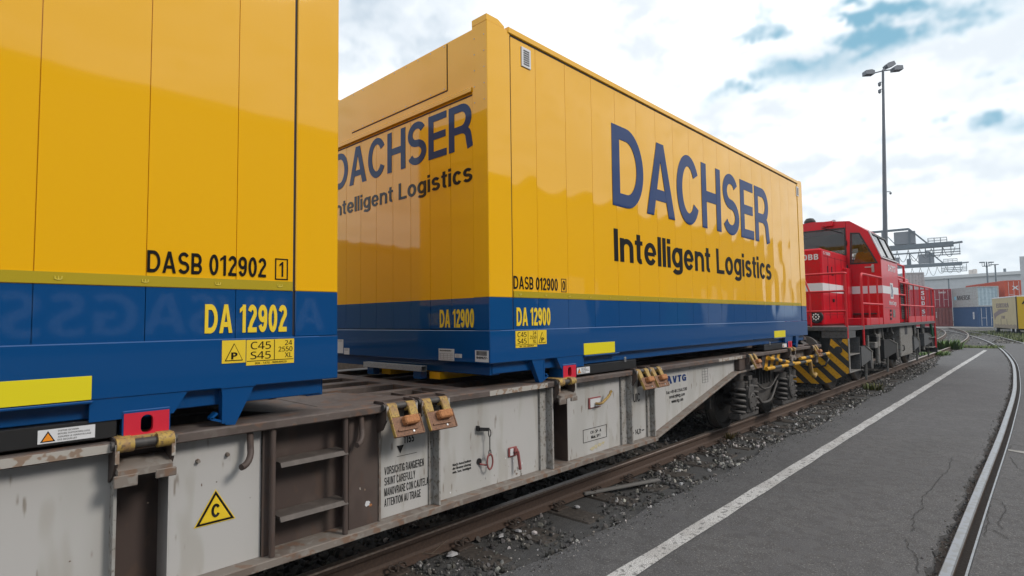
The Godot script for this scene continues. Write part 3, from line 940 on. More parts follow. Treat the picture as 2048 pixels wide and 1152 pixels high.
	# vents under the roof rail
	for d in [0.40, len - 0.30]:
		var vs: float = S.call(d)
		var v0 := minf(vs, vs + dir * 0.115)
		var fm := MB.new()
		fm.box(X - 0.010, X + 0.004, 3.885, 4.052, v0, v0 + 0.115, 0.002)
		var ve := obj("vent", fm, M.white, t)
		var sl := MB.new()
		for i in 7: sl.box(X + 0.003, X + 0.0062, 3.905 + i * 0.019, 3.914 + i * 0.019, v0 + 0.022, v0 + 0.093)
		obj("vent_slots", sl, M.seal, ve)
	# ends: header, ledge, folding panels, sill
	for far in [false, true]:
		var en: float = S.call(len) if far else S.call(0.0)
		var dn := -dir if far else dir           # direction into the body
		var nz := Vector3(0, 0, dn)              # outward: s decreasing = +z when dn > 0
		var inn := func(d: float) -> float: return en + dn * d
		var xa := XL + 0.174
		var xb := X - 0.174
		obj("header", MB.new().box(xa, xb, 3.58, 4.118, minf(inn.call(0.012), inn.call(0.06)), maxf(inn.call(0.012), inn.call(0.06)), 0.004), M.yellow, t)
		obj("header_panel", MB.new().box(AX - 0.72, AX + 0.78, 3.708, 4.106, minf(inn.call(0.006), inn.call(0.02)), maxf(inn.call(0.006), inn.call(0.02)), 0.002), M.yellow, t)
		var rv := MB.new()
		for i in 9:
			for y in [3.725, 4.09]: rv.lathe(P(AX - 0.69 + i * 0.18, y, inn.call(0.006)), nz, [Vector2(0, 0.006), Vector2(0.003, 0.005), Vector2(0.003, 0.0)], 6)
		for x in [xb + 0.03, xb + 0.14]:
			for i in 5: rv.lathe(P(x, 3.5 + i * 0.13, en), nz, [Vector2(0, 0.005), Vector2(0.003, 0.004), Vector2(0.003, 0.0)], 6)
		obj("rivets", rv, M.steel, t).set_meta("kind", "stuff")
		var gap := MB.new()
		gap.box(AX - 0.72, AX + 0.785, 3.699, 3.706, minf(inn.call(0.009), inn.call(0.013)), maxf(inn.call(0.009), inn.call(0.013)))
		gap.box(AX + 0.782, AX + 0.789, 3.699, 4.104, minf(inn.call(0.009), inn.call(0.013)), maxf(inn.call(0.009), inn.call(0.013)))
		gap.box(xa, xb, 3.572, 3.581, minf(inn.call(0.005), inn.call(0.03)), maxf(inn.call(0.005), inn.call(0.03)))
		obj("seal", gap, M.seal, t)
		obj("ledge", MB.new().ext(pv([inn.call(0.015), 3.592, inn.call(-0.012), 3.600, inn.call(-0.012), 3.628, inn.call(0.015), 3.652]), P(xa, 0, 0), Vector3.FORWARD, Vector3.UP, Vector3.RIGHT * (xb - xa)), M.yellow, t)
		for i in 8:
			var pw := (xb - xa - 0.012) / 8.0
			wall_panel("end_panel", P(xa + 0.006 + pw * i + 0.002, 0, inn.call(0.010)), Vector3.RIGHT, nz, pw - 0.004, 1.712, ys, 3.572, amp * 0.35, i * 2.1 + e + 1.0, t)
		obj("sill", MB.new().box(XL - 0.003, X + 0.003, 1.4485, 1.7, minf(inn.call(-0.002), inn.call(0.12)), maxf(inn.call(-0.002), inn.call(0.12)), 0.004), M.blue, t)
		obj("lower_sill", MB.new().box(XL + 0.06, X - 0.06, 1.352, 1.4485, minf(inn.call(0.06), inn.call(0.16)), maxf(inn.call(0.06), inn.call(0.16)), 0.004), M.blue, t)
	if true:
		# print on the end that faces its neighbour
		var xs := func(x: float) -> float: return x if dir > 0 else AX * 2.0 - x
		var ru := Vector3.RIGHT * dir
		var z2 := e + dir * 0.0095
		lettering("company_name", "DACHSER", P(xs.call(-5.43), 3.162, z2), ru, 2.187, 0.378, 0.165, M.navy_print, t, 0.004, 0.075)
		lettering("slogan", "Intelligent Logistics", P(xs.call(-5.43), 2.885, z2), ru, 2.18, 0.150, 0.16, M.black_print, t, 0.004, 0.085)
		lettering("fleet_number", "DA " + number.substr(1), P(xs.call(-3.664), 1.722, z2), ru, 0.420, 0.147, 0.19, M.yellow_print, t, 0.004, 0.10)
		if dir > 0:
			var ze := e - 0.0045
			for q in [["inspection_plate", -3.665, -3.47, 1.454, 1.549], ["data_label", -3.462, -3.378, 1.482, 1.512], ["barcode_label", -3.221, -3.072, 1.459, 1.547], ["data_label", -5.296, -5.185, 1.46, 1.60], ["data_label", -5.17, -5.07, 1.452, 1.515]]:
				var lb := obj(q[0], MB.new().box(q[1], q[2], q[3], q[4], ze, ze + 0.003), M.label_white, t)
				var bars := MB.new()
				if q[0] == "barcode_label":
					var xx: float = q[1] + 0.016
					var r2 := RandomNumberGenerator.new()
					r2.seed = 4
					while xx < q[2] - 0.018:
						var wv := r2.randf_range(0.0015, 0.005)
						bars.box(xx, xx + wv, 1.508, 1.543, ze - 0.001, ze)
						xx += wv + r2.randf_range(0.0015, 0.004)
					text("label_text", "949927-", P(-3.205, 1.482, ze - 0.001), 0.0, 0.122, 0.018, M.black_print, lb, true, 0.002)
				elif q[0] == "inspection_plate":
					for i in 4: bars.box(q[1] + 0.01, q[2] - 0.01, 1.464 + i * 0.015, 1.4652 + i * 0.015, ze - 0.001, ze)
					for i in 4: bars.box(q[1] + 0.02 + i * 0.045, q[1] + 0.0212 + i * 0.045, 1.464, 1.510, ze - 0.001, ze)
					text("label_text", "Wechselbehälter", P(q[1] + 0.015, 1.53, ze - 0.001), 0.0, 0.15, 0.010, M.black_print, lb, false, 0.002)
				else:
					for i in 3: bars.box(q[1] + 0.012, q[2] - 0.025, q[4] - 0.008 - i * 0.008, q[4] - 0.0065 - i * 0.008, ze - 0.001, ze)
				obj("label_print", bars, M.black_print, lb)
			# under-run bar: galvanised hollow section on blue hangers, yellow slide behind
			var bar := MB.new()
			var ya := 1.352
			for q in [[ya, ya + 0.004], [ya + 0.041, ya + 0.045]]: bar.box(-4.735, -3.84, q[0], q[1], e - 0.05, e + 0.01)
			for q in [e - 0.05, e + 0.006]: bar.box(-4.735, -3.84, ya + 0.004, ya + 0.041, q, q + 0.004)
			obj("under_run_bar", bar, M.galv, t)
			for x in [-4.70, -3.98]: obj("hanger", MB.new().box(x, x + 0.10, 1.285, 1.352, e - 0.03, e + 0.04, 0.003), M.blue, t)
			for x in [-4.58, -3.86]: obj("slide_beam", MB.new().box(x, x + 0.14, 1.285, 1.345, e + 0.05, e + 1.2, 0.003), M.yellow, t)

# ---------------------------------------------------------------- container wagon
func lock_bracket(s: float, w: float, parent: Node) -> MeshInstance3D:
	# two cheeks welded to the side sill, carrying the hinge pin
	var b := MB.new()
	for q in [s, s + w - 0.014]:
		b.ext(pv([-3.13, 1.06, -3.045, 1.10, -3.005, 1.16, -2.995, 1.250, -3.03, 1.275, -3.13, 1.275]), P(0, 0, q), Vector3.RIGHT, Vector3.UP, Vector3(0, 0, -0.014))
	b.box(-3.14, -3.12, 1.06, 1.27, s, s + w)
	var o := obj("container_lock", b, M.brown, parent)
	var ed := MB.new()
	for q in [s - 0.001, s + w - 0.015]:
		ed.box(-2.9955, -2.990, 1.165, 1.25, q, q + 0.016, 0.001)
	obj("worn_edge", ed, M.lock_edge, o)
	obj("hinge_pin", MB.new().tube([P(-3.02, 1.243, s - 0.012), P(-3.02, 1.243, s + w + 0.012)], 0.020, 10), M.dark_steel, o)
	return o

func lock_folded(s: float, parent: Node) -> void:
	var w := 0.235
	var o := lock_bracket(s, w, parent)
	var c := s + w / 2
	var top := Vector2(-2.995, 1.235)
	var dn := Vector2(0.50, -1.0).normalized()          # hanging plate leans out from the sill
	var up3 := P(-dn.x, -dn.y, 0)
	var out := Vector3(-dn.y, dn.x, 0)
	var at := func(d: float, h: float, sc: float) -> Vector3: return P(top.x, top.y, sc) - up3 * d + out * h
	for q in [c - 0.072, c + 0.072]:
		var k := MB.new().tube([P(-3.02, 1.235, q - 0.032), P(-3.02, 1.235, q + 0.032)], 0.030, 12)
		k.obox(at.call(0.030, 0.0, q), up3 * 0.034, out * 0.011, Vector3(0, 0, 0.031), 0.004)
		obj("hinge_knuckle", k, M.lock_yellow, o)
	var f := MB.new()
	f.obox(at.call(0.122, 0.0, c), up3 * 0.060, out * 0.010, Vector3(0, 0, 0.106), 0.004)
	obj("flap", f, M.rust, o)
	var edge := MB.new().obox(at.call(0.10, 0.002, c - 0.109), up3 * 0.086, out * 0.013, Vector3(0, 0, 0.004), 0.002)
	obj("flap_edge", edge, M.lock_yellow, o)
	var rim := MB.new()
	rim.obox(at.call(0.122, 0.004, c + 0.107), up3 * 0.060, out * 0.012, Vector3(0, 0, 0.004), 0.002)
	rim.obox(at.call(0.184, 0.004, c), up3 * 0.004, out * 0.012, Vector3(0, 0, 0.110), 0.002)
	rim.obox(at.call(0.150, 0.014, c - 0.01), up3 * 0.006, out * 0.006, Vector3(0, 0, 0.075), 0.002)
	obj("flap_rim", rim, M.rust, o)
	var bl := MB.new()
	bl.obox(at.call(0.098, 0.032, c + 0.016), up3 * 0.027, out * 0.026, Vector3(0, 0, 0.056), 0.009)
	obj("spigot", bl, M.rust_block, o)
	obj("bolt", MB.new().lathe(at.call(0.165, 0.008, c + 0.03), out, [Vector2(0, 0.007), Vector2(0.006, 0.007), Vector2(0.006, 0.0)], 8), M.steel, o)

func lock_raised(s: float, parent: Node) -> void:
	var w := 0.235
	var o := lock_bracket(s, w, parent)
	var c := s + w / 2
	for q in [c - 0.080, c + 0.080]:
		var k := MB.new().tube([P(-3.015, 1.243, q - 0.034), P(-3.015, 1.243, q + 0.034)], 0.033, 14)
		k.box(-3.10, -3.02, 1.250, 1.276, q - 0.034, q + 0.034, 0.004)
		obj("hinge_knuckle", k, M.lock_yellow, o)
	obj("flap", MB.new().box(-3.20, -3.03, 1.252, 1.272, c - 0.11, c + 0.11, 0.004), M.lock_yellow, o)
	var sh := MB.new()
	sh.ext(pv([-3.125, 1.175, -2.985, 1.135, -2.985, 1.105, -3.125, 1.145]), P(0, 0, s + 0.01), Vector3.RIGHT, Vector3.UP, Vector3(0, 0, -(w - 0.02)))
	sh.box(-2.998, -2.982, 1.062, 1.115, s - 0.005, s + 0.085, 0.003)
	sh.box(-2.998, -2.982, 1.075, 1.115, s + 0.155, s + w + 0.005, 0.003)
	obj("rest_shelf", sh, M.flange, o)

func hook(s: float, parent: Node) -> void:
	var pts := [P(-3.075, 1.235, s + 0.02), P(-3.06, 1.12, s + 0.02)]
	for i in 7:
		var a := i / 6.0 * 1.6
		pts.append(P(-3.06 + 0.008 * i, 1.12 - 0.075 * sin(a), s + 0.02 - 0.062 * (1.0 - cos(a))))
	obj("tie_hook", MB.new().tube(pts, 0.017, 10), M.brown, parent)

func helix(o: Vector3, r: float, h: float, turns: float) -> Array:
	var pts := []
	var k := int(turns * 14)
	for i in k + 1:
		var a := TAU * turns * i / k
		pts.append(o + Vector3(cos(a) * r, h * i / k, sin(a) * r))
	return pts

func wheelset(parent: Node, c: float, r: float, side_only := false) -> void:
	for sd in [1.0, -1.0]:
		var b := MB.new()
		var x: float = AX + sd * 0.7525
		# flange on the inside, dished web
		b.lathe(P(x - sd * 0.065, RT + r, c), Vector3(sd, 0, 0), [Vector2(0, 0.10), Vector2(0.0, r + 0.028), Vector2(0.022, r + 0.028), Vector2(0.032, r), Vector2(0.125, r - 0.004), Vector2(0.13, r - 0.05), Vector2(0.085, r - 0.075), Vector2(0.06, 0.16), Vector2(0.12, 0.12), Vector2(0.12, 0.0)], 36)
		var w := obj("wheel", b, M.wheel, parent)
		obj("tread", MB.new().lathe(P(x - sd * 0.030, RT + r, c), Vector3(sd, 0, 0), [Vector2(0, r + 0.0012), Vector2(0.088, r - 0.002)], 36), M.tread, w)
	obj("axle", MB.new().tube([P(AX - 1.02, RT + r, c), P(AX + 1.02, RT + r, c)], 0.08, 14), M.dark_steel, parent)

func bogie(c: float, parent: Node) -> void:
	var r := 0.42
	for d in [-0.88, 0.88]: wheelset(parent, c + d, r)
	for sd in [1.0, -1.0]:
		var x: float = AX + sd * 1.0
		var xo: float = x + sd * 0.06
		# pressed side frame with its deep belly between the wheels
		var topl := []
		var botl := []
		for i in 25:
			var t := -1.25 + 2.5 * i / 24.0
			var bell := smoothstep(0.72, 0.12, absf(t))
			topl.append(Vector2(c + t, 0.985 - 0.10 * bell + 0.03 * smoothstep(0.9, 1.25, absf(t))))
			botl.append(Vector2(c + t, 0.80 - 0.37 * bell))
		botl.reverse()
		var poly := PackedVector2Array(topl + botl)
		var fr := obj("side_frame", MB.new().ext(poly, P(minf(x, xo) - 0.02, 0, 0), Vector3.FORWARD, Vector3.UP, Vector3.RIGHT * 0.06), M.dark_steel, parent)
		# raised lip that follows the lower edge of the frame
		var lip := []
		for p in botl: lip.append(P(xo + sd * 0.03, p.y + 0.015, p.x))
		obj("frame_lip", MB.new().tube(lip, 0.022, 6), M.dark_steel, fr)
		var rod := []
		for i in 13:
			var t := -0.75 + 1.5 * i / 12.0
			rod.append(P(xo + sd * 0.05, 0.86 - 0.20 * smoothstep(0.65, 0.1, absf(t)), c + t))
		obj("load_rod", MB.new().tube(rod, 0.016, 6), M.dark_steel, fr)
		for i in 5:
			obj("rib", MB.new().box(minf(xo, xo + sd * 0.05), maxf(xo, xo + sd * 0.05), 0.74, 0.98, c - 0.30 + i * 0.12, c - 0.285 + i * 0.12), M.dark_steel, fr)
		for d in [-0.88, 0.88]:
			var q: float = c + d
			var b := MB.new()
			b.box(minf(x, x + sd * 0.20), maxf(x, x + sd * 0.20), 0.40, 0.80, q - 0.13, q + 0.13, 0.02)
			b.box(minf(x, x + sd * 0.17), maxf(x, x + sd * 0.17), 0.33, 0.42, q - 0.34, q + 0.34, 0.015)
			var ab := obj("axle_box", b, M.dark_steel, parent)
			var cv := MB.new().lathe(P(x + sd * 0.20, RT + r, q), Vector3(sd, 0, 0), [Vector2(0, 0.13), Vector2(0.02, 0.13), Vector2(0.028, 0.115), Vector2(0.028, 0.0)], 20)
			for k in 6:
				var a := TAU * k / 6.0
				cv.lathe(P(x + sd * 0.226, RT + r + 0.09 * sin(a), q + 0.09 * cos(a)), Vector3(sd, 0, 0), [Vector2(0, 0.012), Vector2(0.012, 0.012), Vector2(0.012, 0)], 6)
			obj("axle_cover", cv, M.dark_steel, ab)
			for e in [-0.245, 0.245]:
				obj("coil_spring", MB.new().tube(helix(P(x + sd * 0.10, 0.43, q + e), 0.088, 0.36, 4.5), 0.024, 7), M.dark_steel, parent)
				obj("spring_cup", MB.new().lathe(P(x + sd * 0.09, 0.78, q + e), Vector3.UP, [Vector2(0, 0.0), Vector2(0, 0.105), Vector2(0.09, 0.105), Vector2(0.10, 0.0)], 16), M.dark_steel, parent)
			var dp := MB.new()
			dp.tube([P(x + sd * 0.19, 0.90, q - 0.02), P(x + sd * 0.215, 0.62, q - 0.16)], 0.014, 6)
			dp.box(minf(x + sd * 0.12, x + sd * 0.2), maxf(x + sd * 0.12, x + sd * 0.2), 0.86, 0.93, q - 0.08, q + 0.06, 0.01)
			obj("damper_link", dp, M.dark_steel, parent)
			obj("brake_block", MB.new().box(AX + sd * 0.7525 - 0.05, AX + sd * 0.7525 + 0.05, 0.46, 0.80, q - (r + 0.07) if d < 0 else q + r + 0.03, q - (r + 0.03) if d < 0 else q + r + 0.07, 0.01), M.dark_steel, parent)
	obj("bolster", MB.new().box(AX - 1.0, AX + 1.0, 0.72, 0.98, c - 0.22, c + 0.22, 0.02), M.dark_steel, parent)

func web(s0: float, s1: float, m: Material, t: Node, x := -3.12, y0 := 0.528, y1 := 1.208) -> MeshInstance3D:
	return obj("web_panel", MB.new().box(x - 0.012, x, y0, y1, s0, s1, 0.001), m, t)

func rib(s: float, t: Node, out := -3.055, m: Material = null, w := 0.014) -> void:
	obj("stiffener", MB.new().box(-3.135, out, 0.5285, 1.2045, s, s + w, 0.002), M.wagon_rib if m == null else m, t)

func make_wagon() -> void:
	var t := thing("container_wagon", "long grey and brown flat container wagon carrying both swap bodies", "wagon", P(AX, RT, 2.0))
	var W: Material = M.wagon
	var B: Material = M.brown
	var far_x := AX * 2.0
	# side webs on the near side, from left to right
	web(-1.0, 0.640, W, t)
	rib(0.628, t, -3.06)
	obj("channel", MB.new().box(-3.29, -3.28, 0.528, 1.208, 0.645, 0.862), B, t)
	obj("channel_wall", MB.new().box(-3.28, -3.118, 0.5285, 1.2045, 0.862, 0.868), W, t)
	obj("channel_wall", MB.new().box(-3.28, -3.118, 0.5285, 1.2045, 0.642, 0.647), B, t)
	web(0.868, 1.306, W, t)
	web(1.306, 1.345, B, t, -3.10)
	obj("web_panel", MB.new().box(-3.21, -3.20, 0.5282, 1.206, 1.345, 1.83), B, t)
	obj("channel_wall", MB.new().box(-3.2, -3.10, 0.5285, 1.2045, 1.345, 1.352), B, t)
	obj("channel_wall", MB.new().box(-3.2, -3.10, 0.5285, 1.2045, 1.824, 1.831), B, t)
	web(1.831, 2.029, B, t, -3.10)
	web(2.046, 2.44, W, t)
	obj("stiffener", MB.new().box(-3.135, -3.09, 0.5285, 1.2045, 2.030, 2.045, 0.002), M.flange, t)
	rib(2.475, t, -3.045)
	obj("stiffener", MB.new().box(-3.118, -3.108, 0.5285, 1.2045, 2.440, 2.475), M.wagon_rib, t)
	web(2.489, 3.60, W, t)
	rib(3.69, t, -3.045, null, 0.02)
	obj("stiffener", MB.new().box(-3.118, -3.10, 0.5285, 1.2045, 3.60, 3.69), M.wagon_rib, t)
	obj("channel", MB.new().box(-3.29, -3.28, 0.528, 1.208, 3.71, 3.985), B, t)
	obj("channel_wall", MB.new().box(-3.28, -3.118, 0.5285, 1.2045, 3.985, 3.991), B, t)
	web(3.991, 4.84, W, t)
	obj("stiffener", MB.new().box(-3.118, -3.10, 0.5285, 1.2045, 4.84, 4.94), M.wagon_rib, t)
	rib(4.94, t, -3.045, null, 0.02)
	web(4.96, 5.34, W, t)
	obj("stiffener", MB.new().box(-3.118, -3.10, 0.5285, 1.2045, 5.34, 5.40), M.wagon_rib, t)
	rib(5.40, t, -3.05, null, 0.018)
	# tapering web towards the bogie, with its sloping flange
	obj("web_panel", MB.new().ext(pv([5.418, 0.528, 7.60, 1.04, 8.42, 1.06, 8.42, 1.208, 5.418, 1.208]), P(-3.132, 0, 0), Vector3.FORWARD, Vector3.UP, Vector3.RIGHT * 0.012), W, t)
	var fl := MB.new()
	for q in [[5.418, 0.516, 7.60, 1.028], [7.60, 1.028, 8.42, 1.048]]:
		fl.bar(P(-3.15, q[1], q[0]), P(-3.15, q[3], q[2]), 0.24, 0.024, Vector3.UP, 0.004)
	obj("sloping_flange", fl, M.flange, t)
	obj("web_panel", MB.new().box(-3.16, -3.145, 1.06, 1.208, 8.42, 11.45), M.flange, t)
	obj("end_bracket", MB.new().box(-3.14, -3.05, 1.05, 1.205, 7.70, 8.10, 0.006), B, t)
	# mirrored far side and the run to the left out of the picture
	obj("web_panel", MB.new().box(far_x + 3.12, far_x + 3.132, 0.53, 1.208, -1.5, 5.52), W, t)
	obj("web_panel", MB.new().box(far_x + 3.12, far_x + 3.132, 1.04, 1.208, 5.52, 11.45), W, t)
	obj("web_panel", MB.new().ext(pv([-1.0, 0.528, -3.10, 1.04, -7.4, 1.06, -7.4, 1.208, -1.0, 1.208]), P(-3.132, 0, 0), Vector3.FORWARD, Vector3.UP, Vector3.RIGHT * 0.012), W, t)
	for xs in [[-3.26, -3.032], [far_x + 3.032, far_x + 3.26]]:
		obj("bottom_flange", MB.new().box(xs[0], xs[1], 0.484, 0.5275, -1.0, 5.43, 0.004), M.flange, t)
		obj("top_flange", MB.new().box(xs[0] - (0.05 if xs[0] > AX else 0.0), xs[1], 1.2085, 1.256, -7.4, 11.5, 0.006), M.deck, t)
	# worn and painted stretches of the flange edge
	for q in [[2.95, 3.62], [0.02, 0.62], [7.0, 7.75]]:
		obj("bare_edge", MB.new().box(-3.034, -3.0295, 1.214, 1.2515, q[0], q[1]), M.lock_edge, t)
	# deck: long beams, cross beams, gussets
	for x in [AX - 0.20, AX + 0.20]: obj("centre_sill", MB.new().box(x - 0.07, x + 0.07, 0.85, 1.244, -7.3, 11.4, 0.004), M.deck, t)
	for x in [AX + 0.62, AX - 0.62]: obj("long_beam", MB.new().box(x - 0.045, x + 0.045, 1.05, 1.242, -7.0, 11.3, 0.004), M.deck, t)
	for s in [-4.0, -2.0, 0.6, 1.84, 2.9, 3.8, 5.4, 7.2, 9.2, 11.0]:
		obj("cross_beam", MB.new().box(far_x + 3.3, -3.29, 1.02, 1.248, s - 0.09, s + 0.09, 0.004), M.deck, t)
	obj("deck_plate", MB.new().ext(pv([-3.29, 1.93, -3.29, 2.42, -3.93, 2.20, -3.93, 1.93]), P(0, 1.234, 0), Vector3.RIGHT, Vector3.FORWARD, Vector3.UP * 0.012), M.deck, t)
	obj("deck_plate", MB.new().ext(pv([-3.70, 1.30, -3.29, 1.52, -3.29, 1.75, -3.93, 1.75, -3.93, 1.30]), P(0, 1.234, 0), Vector3.RIGHT, Vector3.FORWARD, Vector3.UP * 0.012), M.deck, t)
	for s in [2.52, 2.72]: obj("gusset", MB.new().box(-3.68, -3.28, 1.10, 1.232, s, s + 0.012), M.deck, t)
	obj("end_beam", MB.new().box(far_x + 3.1, -3.1, 0.92, 1.245, 11.40, 11.52, 0.01), M.flange, t)
	# ladder: two rods and two treads in front of the brown recess
	for s in [1.345, 1.780]:
		obj("ladder_rod", MB.new().tube([P(-3.065, 0.53, s), P(-3.065, 1.24, s)], 0.016, 10), M.brown, t)
	for y in [1.005, 0.715]:
		obj("ladder_tread", MB.new().ext(pv([-3.19, y + 0.012, -3.06, y + 0.012, -3.045, y - 0.012, -3.055, y - 0.014, -3.075, y, -3.19, y]), P(0, 0, 1.385), Vector3.RIGHT, Vector3.UP, Vector3(0, 0, -0.405)), M.brown_light, t)
	hook(1.205, t)
	hook(1.868, t)
	for q in [[0.99, 1.092], [1.13, 1.10]]:
		obj("stud", MB.new().lathe(P(-3.121, q[1], q[0]), Vector3.RIGHT, [Vector2(0, 0.012), Vector2(0.022, 0.008), Vector2(0.022, 0.0)], 8), M.flange, t)
	lock_raised(0.618, t)
	lock_folded(2.02, t)
	lock_folded(2.292, t)
	lock_raised(3.725, t)
	lock_folded(4.965, t)
	lock_folded(5.232, t)
	lock_folded(7.92, t)
	lock_raised(9.645, t)
	lock_folded(10.85, t)
	# brake gear on the long panel
	var pin := MB.new()
	pin.box(-3.12, -3.09, 0.955, 0.995, 2.888, 2.902, 0.002)
	pin.bar(P(-3.085, 0.972, 2.895), P(-3.078, 0.958, 2.985), 0.012, 0.026, Vector3.UP, 0.002)
	obj("release_lever", pin, M.black, t)
	var ch := MB.new()
	var link := func(y0: float, y1: float, w: float, sc: float) -> Array:
		var pts := []
		for i in 16:
			var a := TAU * i / 16.0
			pts.append(P(-3.072, (y0 + y1) / 2 + (y1 - y0) / 2 * sin(a), sc + w * cos(a)))
		return pts
	ch.tube(link.call(0.905, 0.958, 0.012, 2.985), 0.0045, 6, true)
	ch.tube([P(-3.072, 0.905, 2.985), P(-3.072, 0.80, 2.985)], 0.0045, 6)
	ch.tube(link.call(0.765, 0.808, 0.011, 2.985), 0.0045, 6, true)
	obj("release_rod", ch, M.dark_steel, t)
	obj("pull_ring", MB.new().tube(link.call(0.665, 0.778, 0.029, 2.985), 0.0065, 8, true), M.chain_red, t)
	obj("cable_outlet", MB.new().lathe(P(-3.121, 0.728, 2.915), Vector3.RIGHT, [Vector2(0, 0.024), Vector2(0.006, 0.024), Vector2(0.006, 0.0)], 16), M.black, t)
	obj("cable_guide", MB.new().tube([P(-3.11, 0.71, 2.915), P(-3.08, 0.70, 2.955)], 0.007, 6), M.chain_red, t)
	var cock := MB.new()
	cock.box(-3.12, -3.106, 0.70, 0.775, 3.225, 3.325, 0.006)
	cock.lathe(P(-3.106, 0.745, 3.295), Vector3.RIGHT, [Vector2(0, 0.022), Vector2(0.02, 0.02), Vector2(0.024, 0.0)], 12)
	cock.bar(P(-3.075, 0.745, 3.295), P(-3.06, 0.60, 3.305), 0.018, 0.026, Vector3.RIGHT, 0.005)
	obj("shut_off_cock", cock, M.chain_red, t)
	obj("cock_plate", MB.new().box(-3.106, -3.1035, 0.712, 0.765, 3.24, 3.275), M.label_white, t)
	var hb := obj("handle_plate", MB.new().box(-3.12, -3.108, 0.945, 1.045, 4.305, 4.50, 0.004), M.chain_red, t)
	obj("plate_field", MB.new().box(-3.108, -3.1055, 0.955, 1.033, 4.325, 4.49), M.label_white, hb)
	obj("crank_handle", MB.new().tube([P(-3.10, 0.985, 4.40), P(-3.06, 0.985, 4.41), P(-3.05, 0.995, 4.44), P(-3.05, 1.03, 4.52), P(-3.05, 1.055, 4.56), P(-3.05, 1.08, 4.575), P(-3.04, 1.09, 4.585)], 0.013, 8), M.lock_yellow, t)
	# signs and lettering
	tri_sign("warning_sign", -3.1195, [Vector2(0.978, 0.764), Vector2(1.176, 0.764), Vector2(1.077, 0.934)], 0.93, M.sign_yellow, M.black_print, t)
	tri_sign("sign_field", -3.1155, [Vector2(1.004, 0.779), Vector2(1.150, 0.779), Vector2(1.077, 0.905)], 0.93, M.sign_yellow, M.sign_yellow, t)
	lettering("sign_letter", "C", P(-3.111, 0.797, 1.056), Vector3.FORWARD, 0.042, 0.066, 0.2, M.black_print, t, 0.003)
	var K: Material = M.black_print
	lettering("marking", "1155", P(-3.1195, 0.972, 2.238), Vector3.FORWARD, 0.084, 0.052, 0.15, K, t, 0.003)
	obj("marking", MB.new().ext(pv([2.184, 0.965, 2.238, 0.965, 2.210, 0.914]), P(-3.1195, 0, 0), Vector3.FORWARD, Vector3.UP, Vector3.RIGHT * 0.003), K, t)
	obj("marking", MB.new().box(-3.1195, -3.1175, 0.895, 0.897, 2.184, 2.345), K, t)
	var lines := [["VORSICHTIG RANGIEREN", 2.403], ["SHUNT CAREFULLY", 2.330], ["MANOVRARE CON CAUTELA", 2.440], ["ATTENTION AU TRIAGE", 2.375]]
	for i in 4: lettering("marking", lines[i][0], P(-3.1195, 0.796 - i * 0.0665, 2.089), Vector3.FORWARD, lines[i][1] - 2.089, 0.050, 0.13, K, t, 0.003, 0.20)
	var nt := ["Nach Ausschalten", "der Bremse Lösezug", "min. 5sec. betätigen"]
	for i in 3: side_text("marking", nt[i], -3.119, 2.66, 2.835, 0.742 - i * 0.026, 0.016, K, t, false, 0.004)
	var fr := MB.new()
	for q in [[4.218, 4.598, 0.760, 0.764], [4.218, 4.598, 0.645, 0.649], [4.218, 4.222, 0.645, 0.764], [4.594, 4.598, 0.645, 0.764]]: fr.box(-3.1195, -3.117, q[2], q[3], q[0], q[1])
	obj("marking_frame", fr, K, t)
	side_text("marking", "CH - SP - A", -3.119, 4.335, 4.505, 0.712, 0.026, K, t, false, 0.004)
	side_text("marking", "Max. SP I", -3.119, 4.345, 4.490, 0.668, 0.026, K, t, false, 0.004)
	lettering("marking", "UIC", P(-3.1195, 0.915, 5.095), Vector3.FORWARD, 0.13, 0.085, 0.14, K, t, 0.003)
	side_text("marking", "14,2t", -3.119, 5.115, 5.225, 0.585, 0.05, K, t, false, 0.004)
	var mk := MB.new()
	mk.box(-3.1195, -3.117, 0.600, 0.615, 5.07, 5.085)
	mk.box(-3.1195, -3.117, 0.605, 0.615, 5.245, 5.29)
	obj("marking", mk, K, t)
	var lg := MB.new()
	for q in [[5.765, 5.80, 5.845, 5.81], [5.815, 5.835, 5.87, 5.85]]:
		lg.ext(pv([q[0], 1.035, q[1], 1.035, q[2], 1.125, q[3], 1.125]), P(-3.1195, 0, 0), Vector3.FORWARD, Vector3.UP, Vector3.RIGHT * 0.003)
	lg.ext(pv([5.885, 1.035, 5.925, 1.035, 5.872, 1.125, 5.852, 1.085]), P(-3.1195, 0, 0), Vector3.FORWARD, Vector3.UP, Vector3.RIGHT * 0.003)
	obj("logo", lg, M.navy_print, t)
	lettering("company_name", "VTG", P(-3.1195, 1.038, 5.94), Vector3.FORWARD, 0.335, 0.078, 0.24, M.navy_print, t, 0.003)
	var ct := ["Fax +49 40 2354-2330", "service@vtg.com", "www.vtg.com"]
	var cs := [[5.79, 6.28], [5.85, 6.225], [5.90, 6.18]]
	for i in 3: side_text("marking", ct[i], -3.119, cs[i][0], cs[i][1], 0.925 - i * 0.055, 0.036, K, t, false, 0.004)
	var gr := MB.new()
	for i in 6: gr.box(-3.1195, -3.1175, 0.97 + i * 0.034, 0.972 + i * 0.034, 6.70, 6.86)
	for i in 3: gr.box(-3.1195, -3.1175, 0.97, 1.142, 6.70 + i * 0.079, 6.702 + i * 0.079)
	obj("load_table", gr, K, t)
	# shunter's handrail, striped black and yellow, at the far end
	var rails := [[P(-3.02, 1.01, 8.62), P(-3.02, 1.00, 10.75)], [P(-3.02, 1.16, 8.75), P(-3.02, 1.01, 9.9)], [P(-3.02, 1.07, 10.2), P(-3.02, 1.07, 11.9)]]
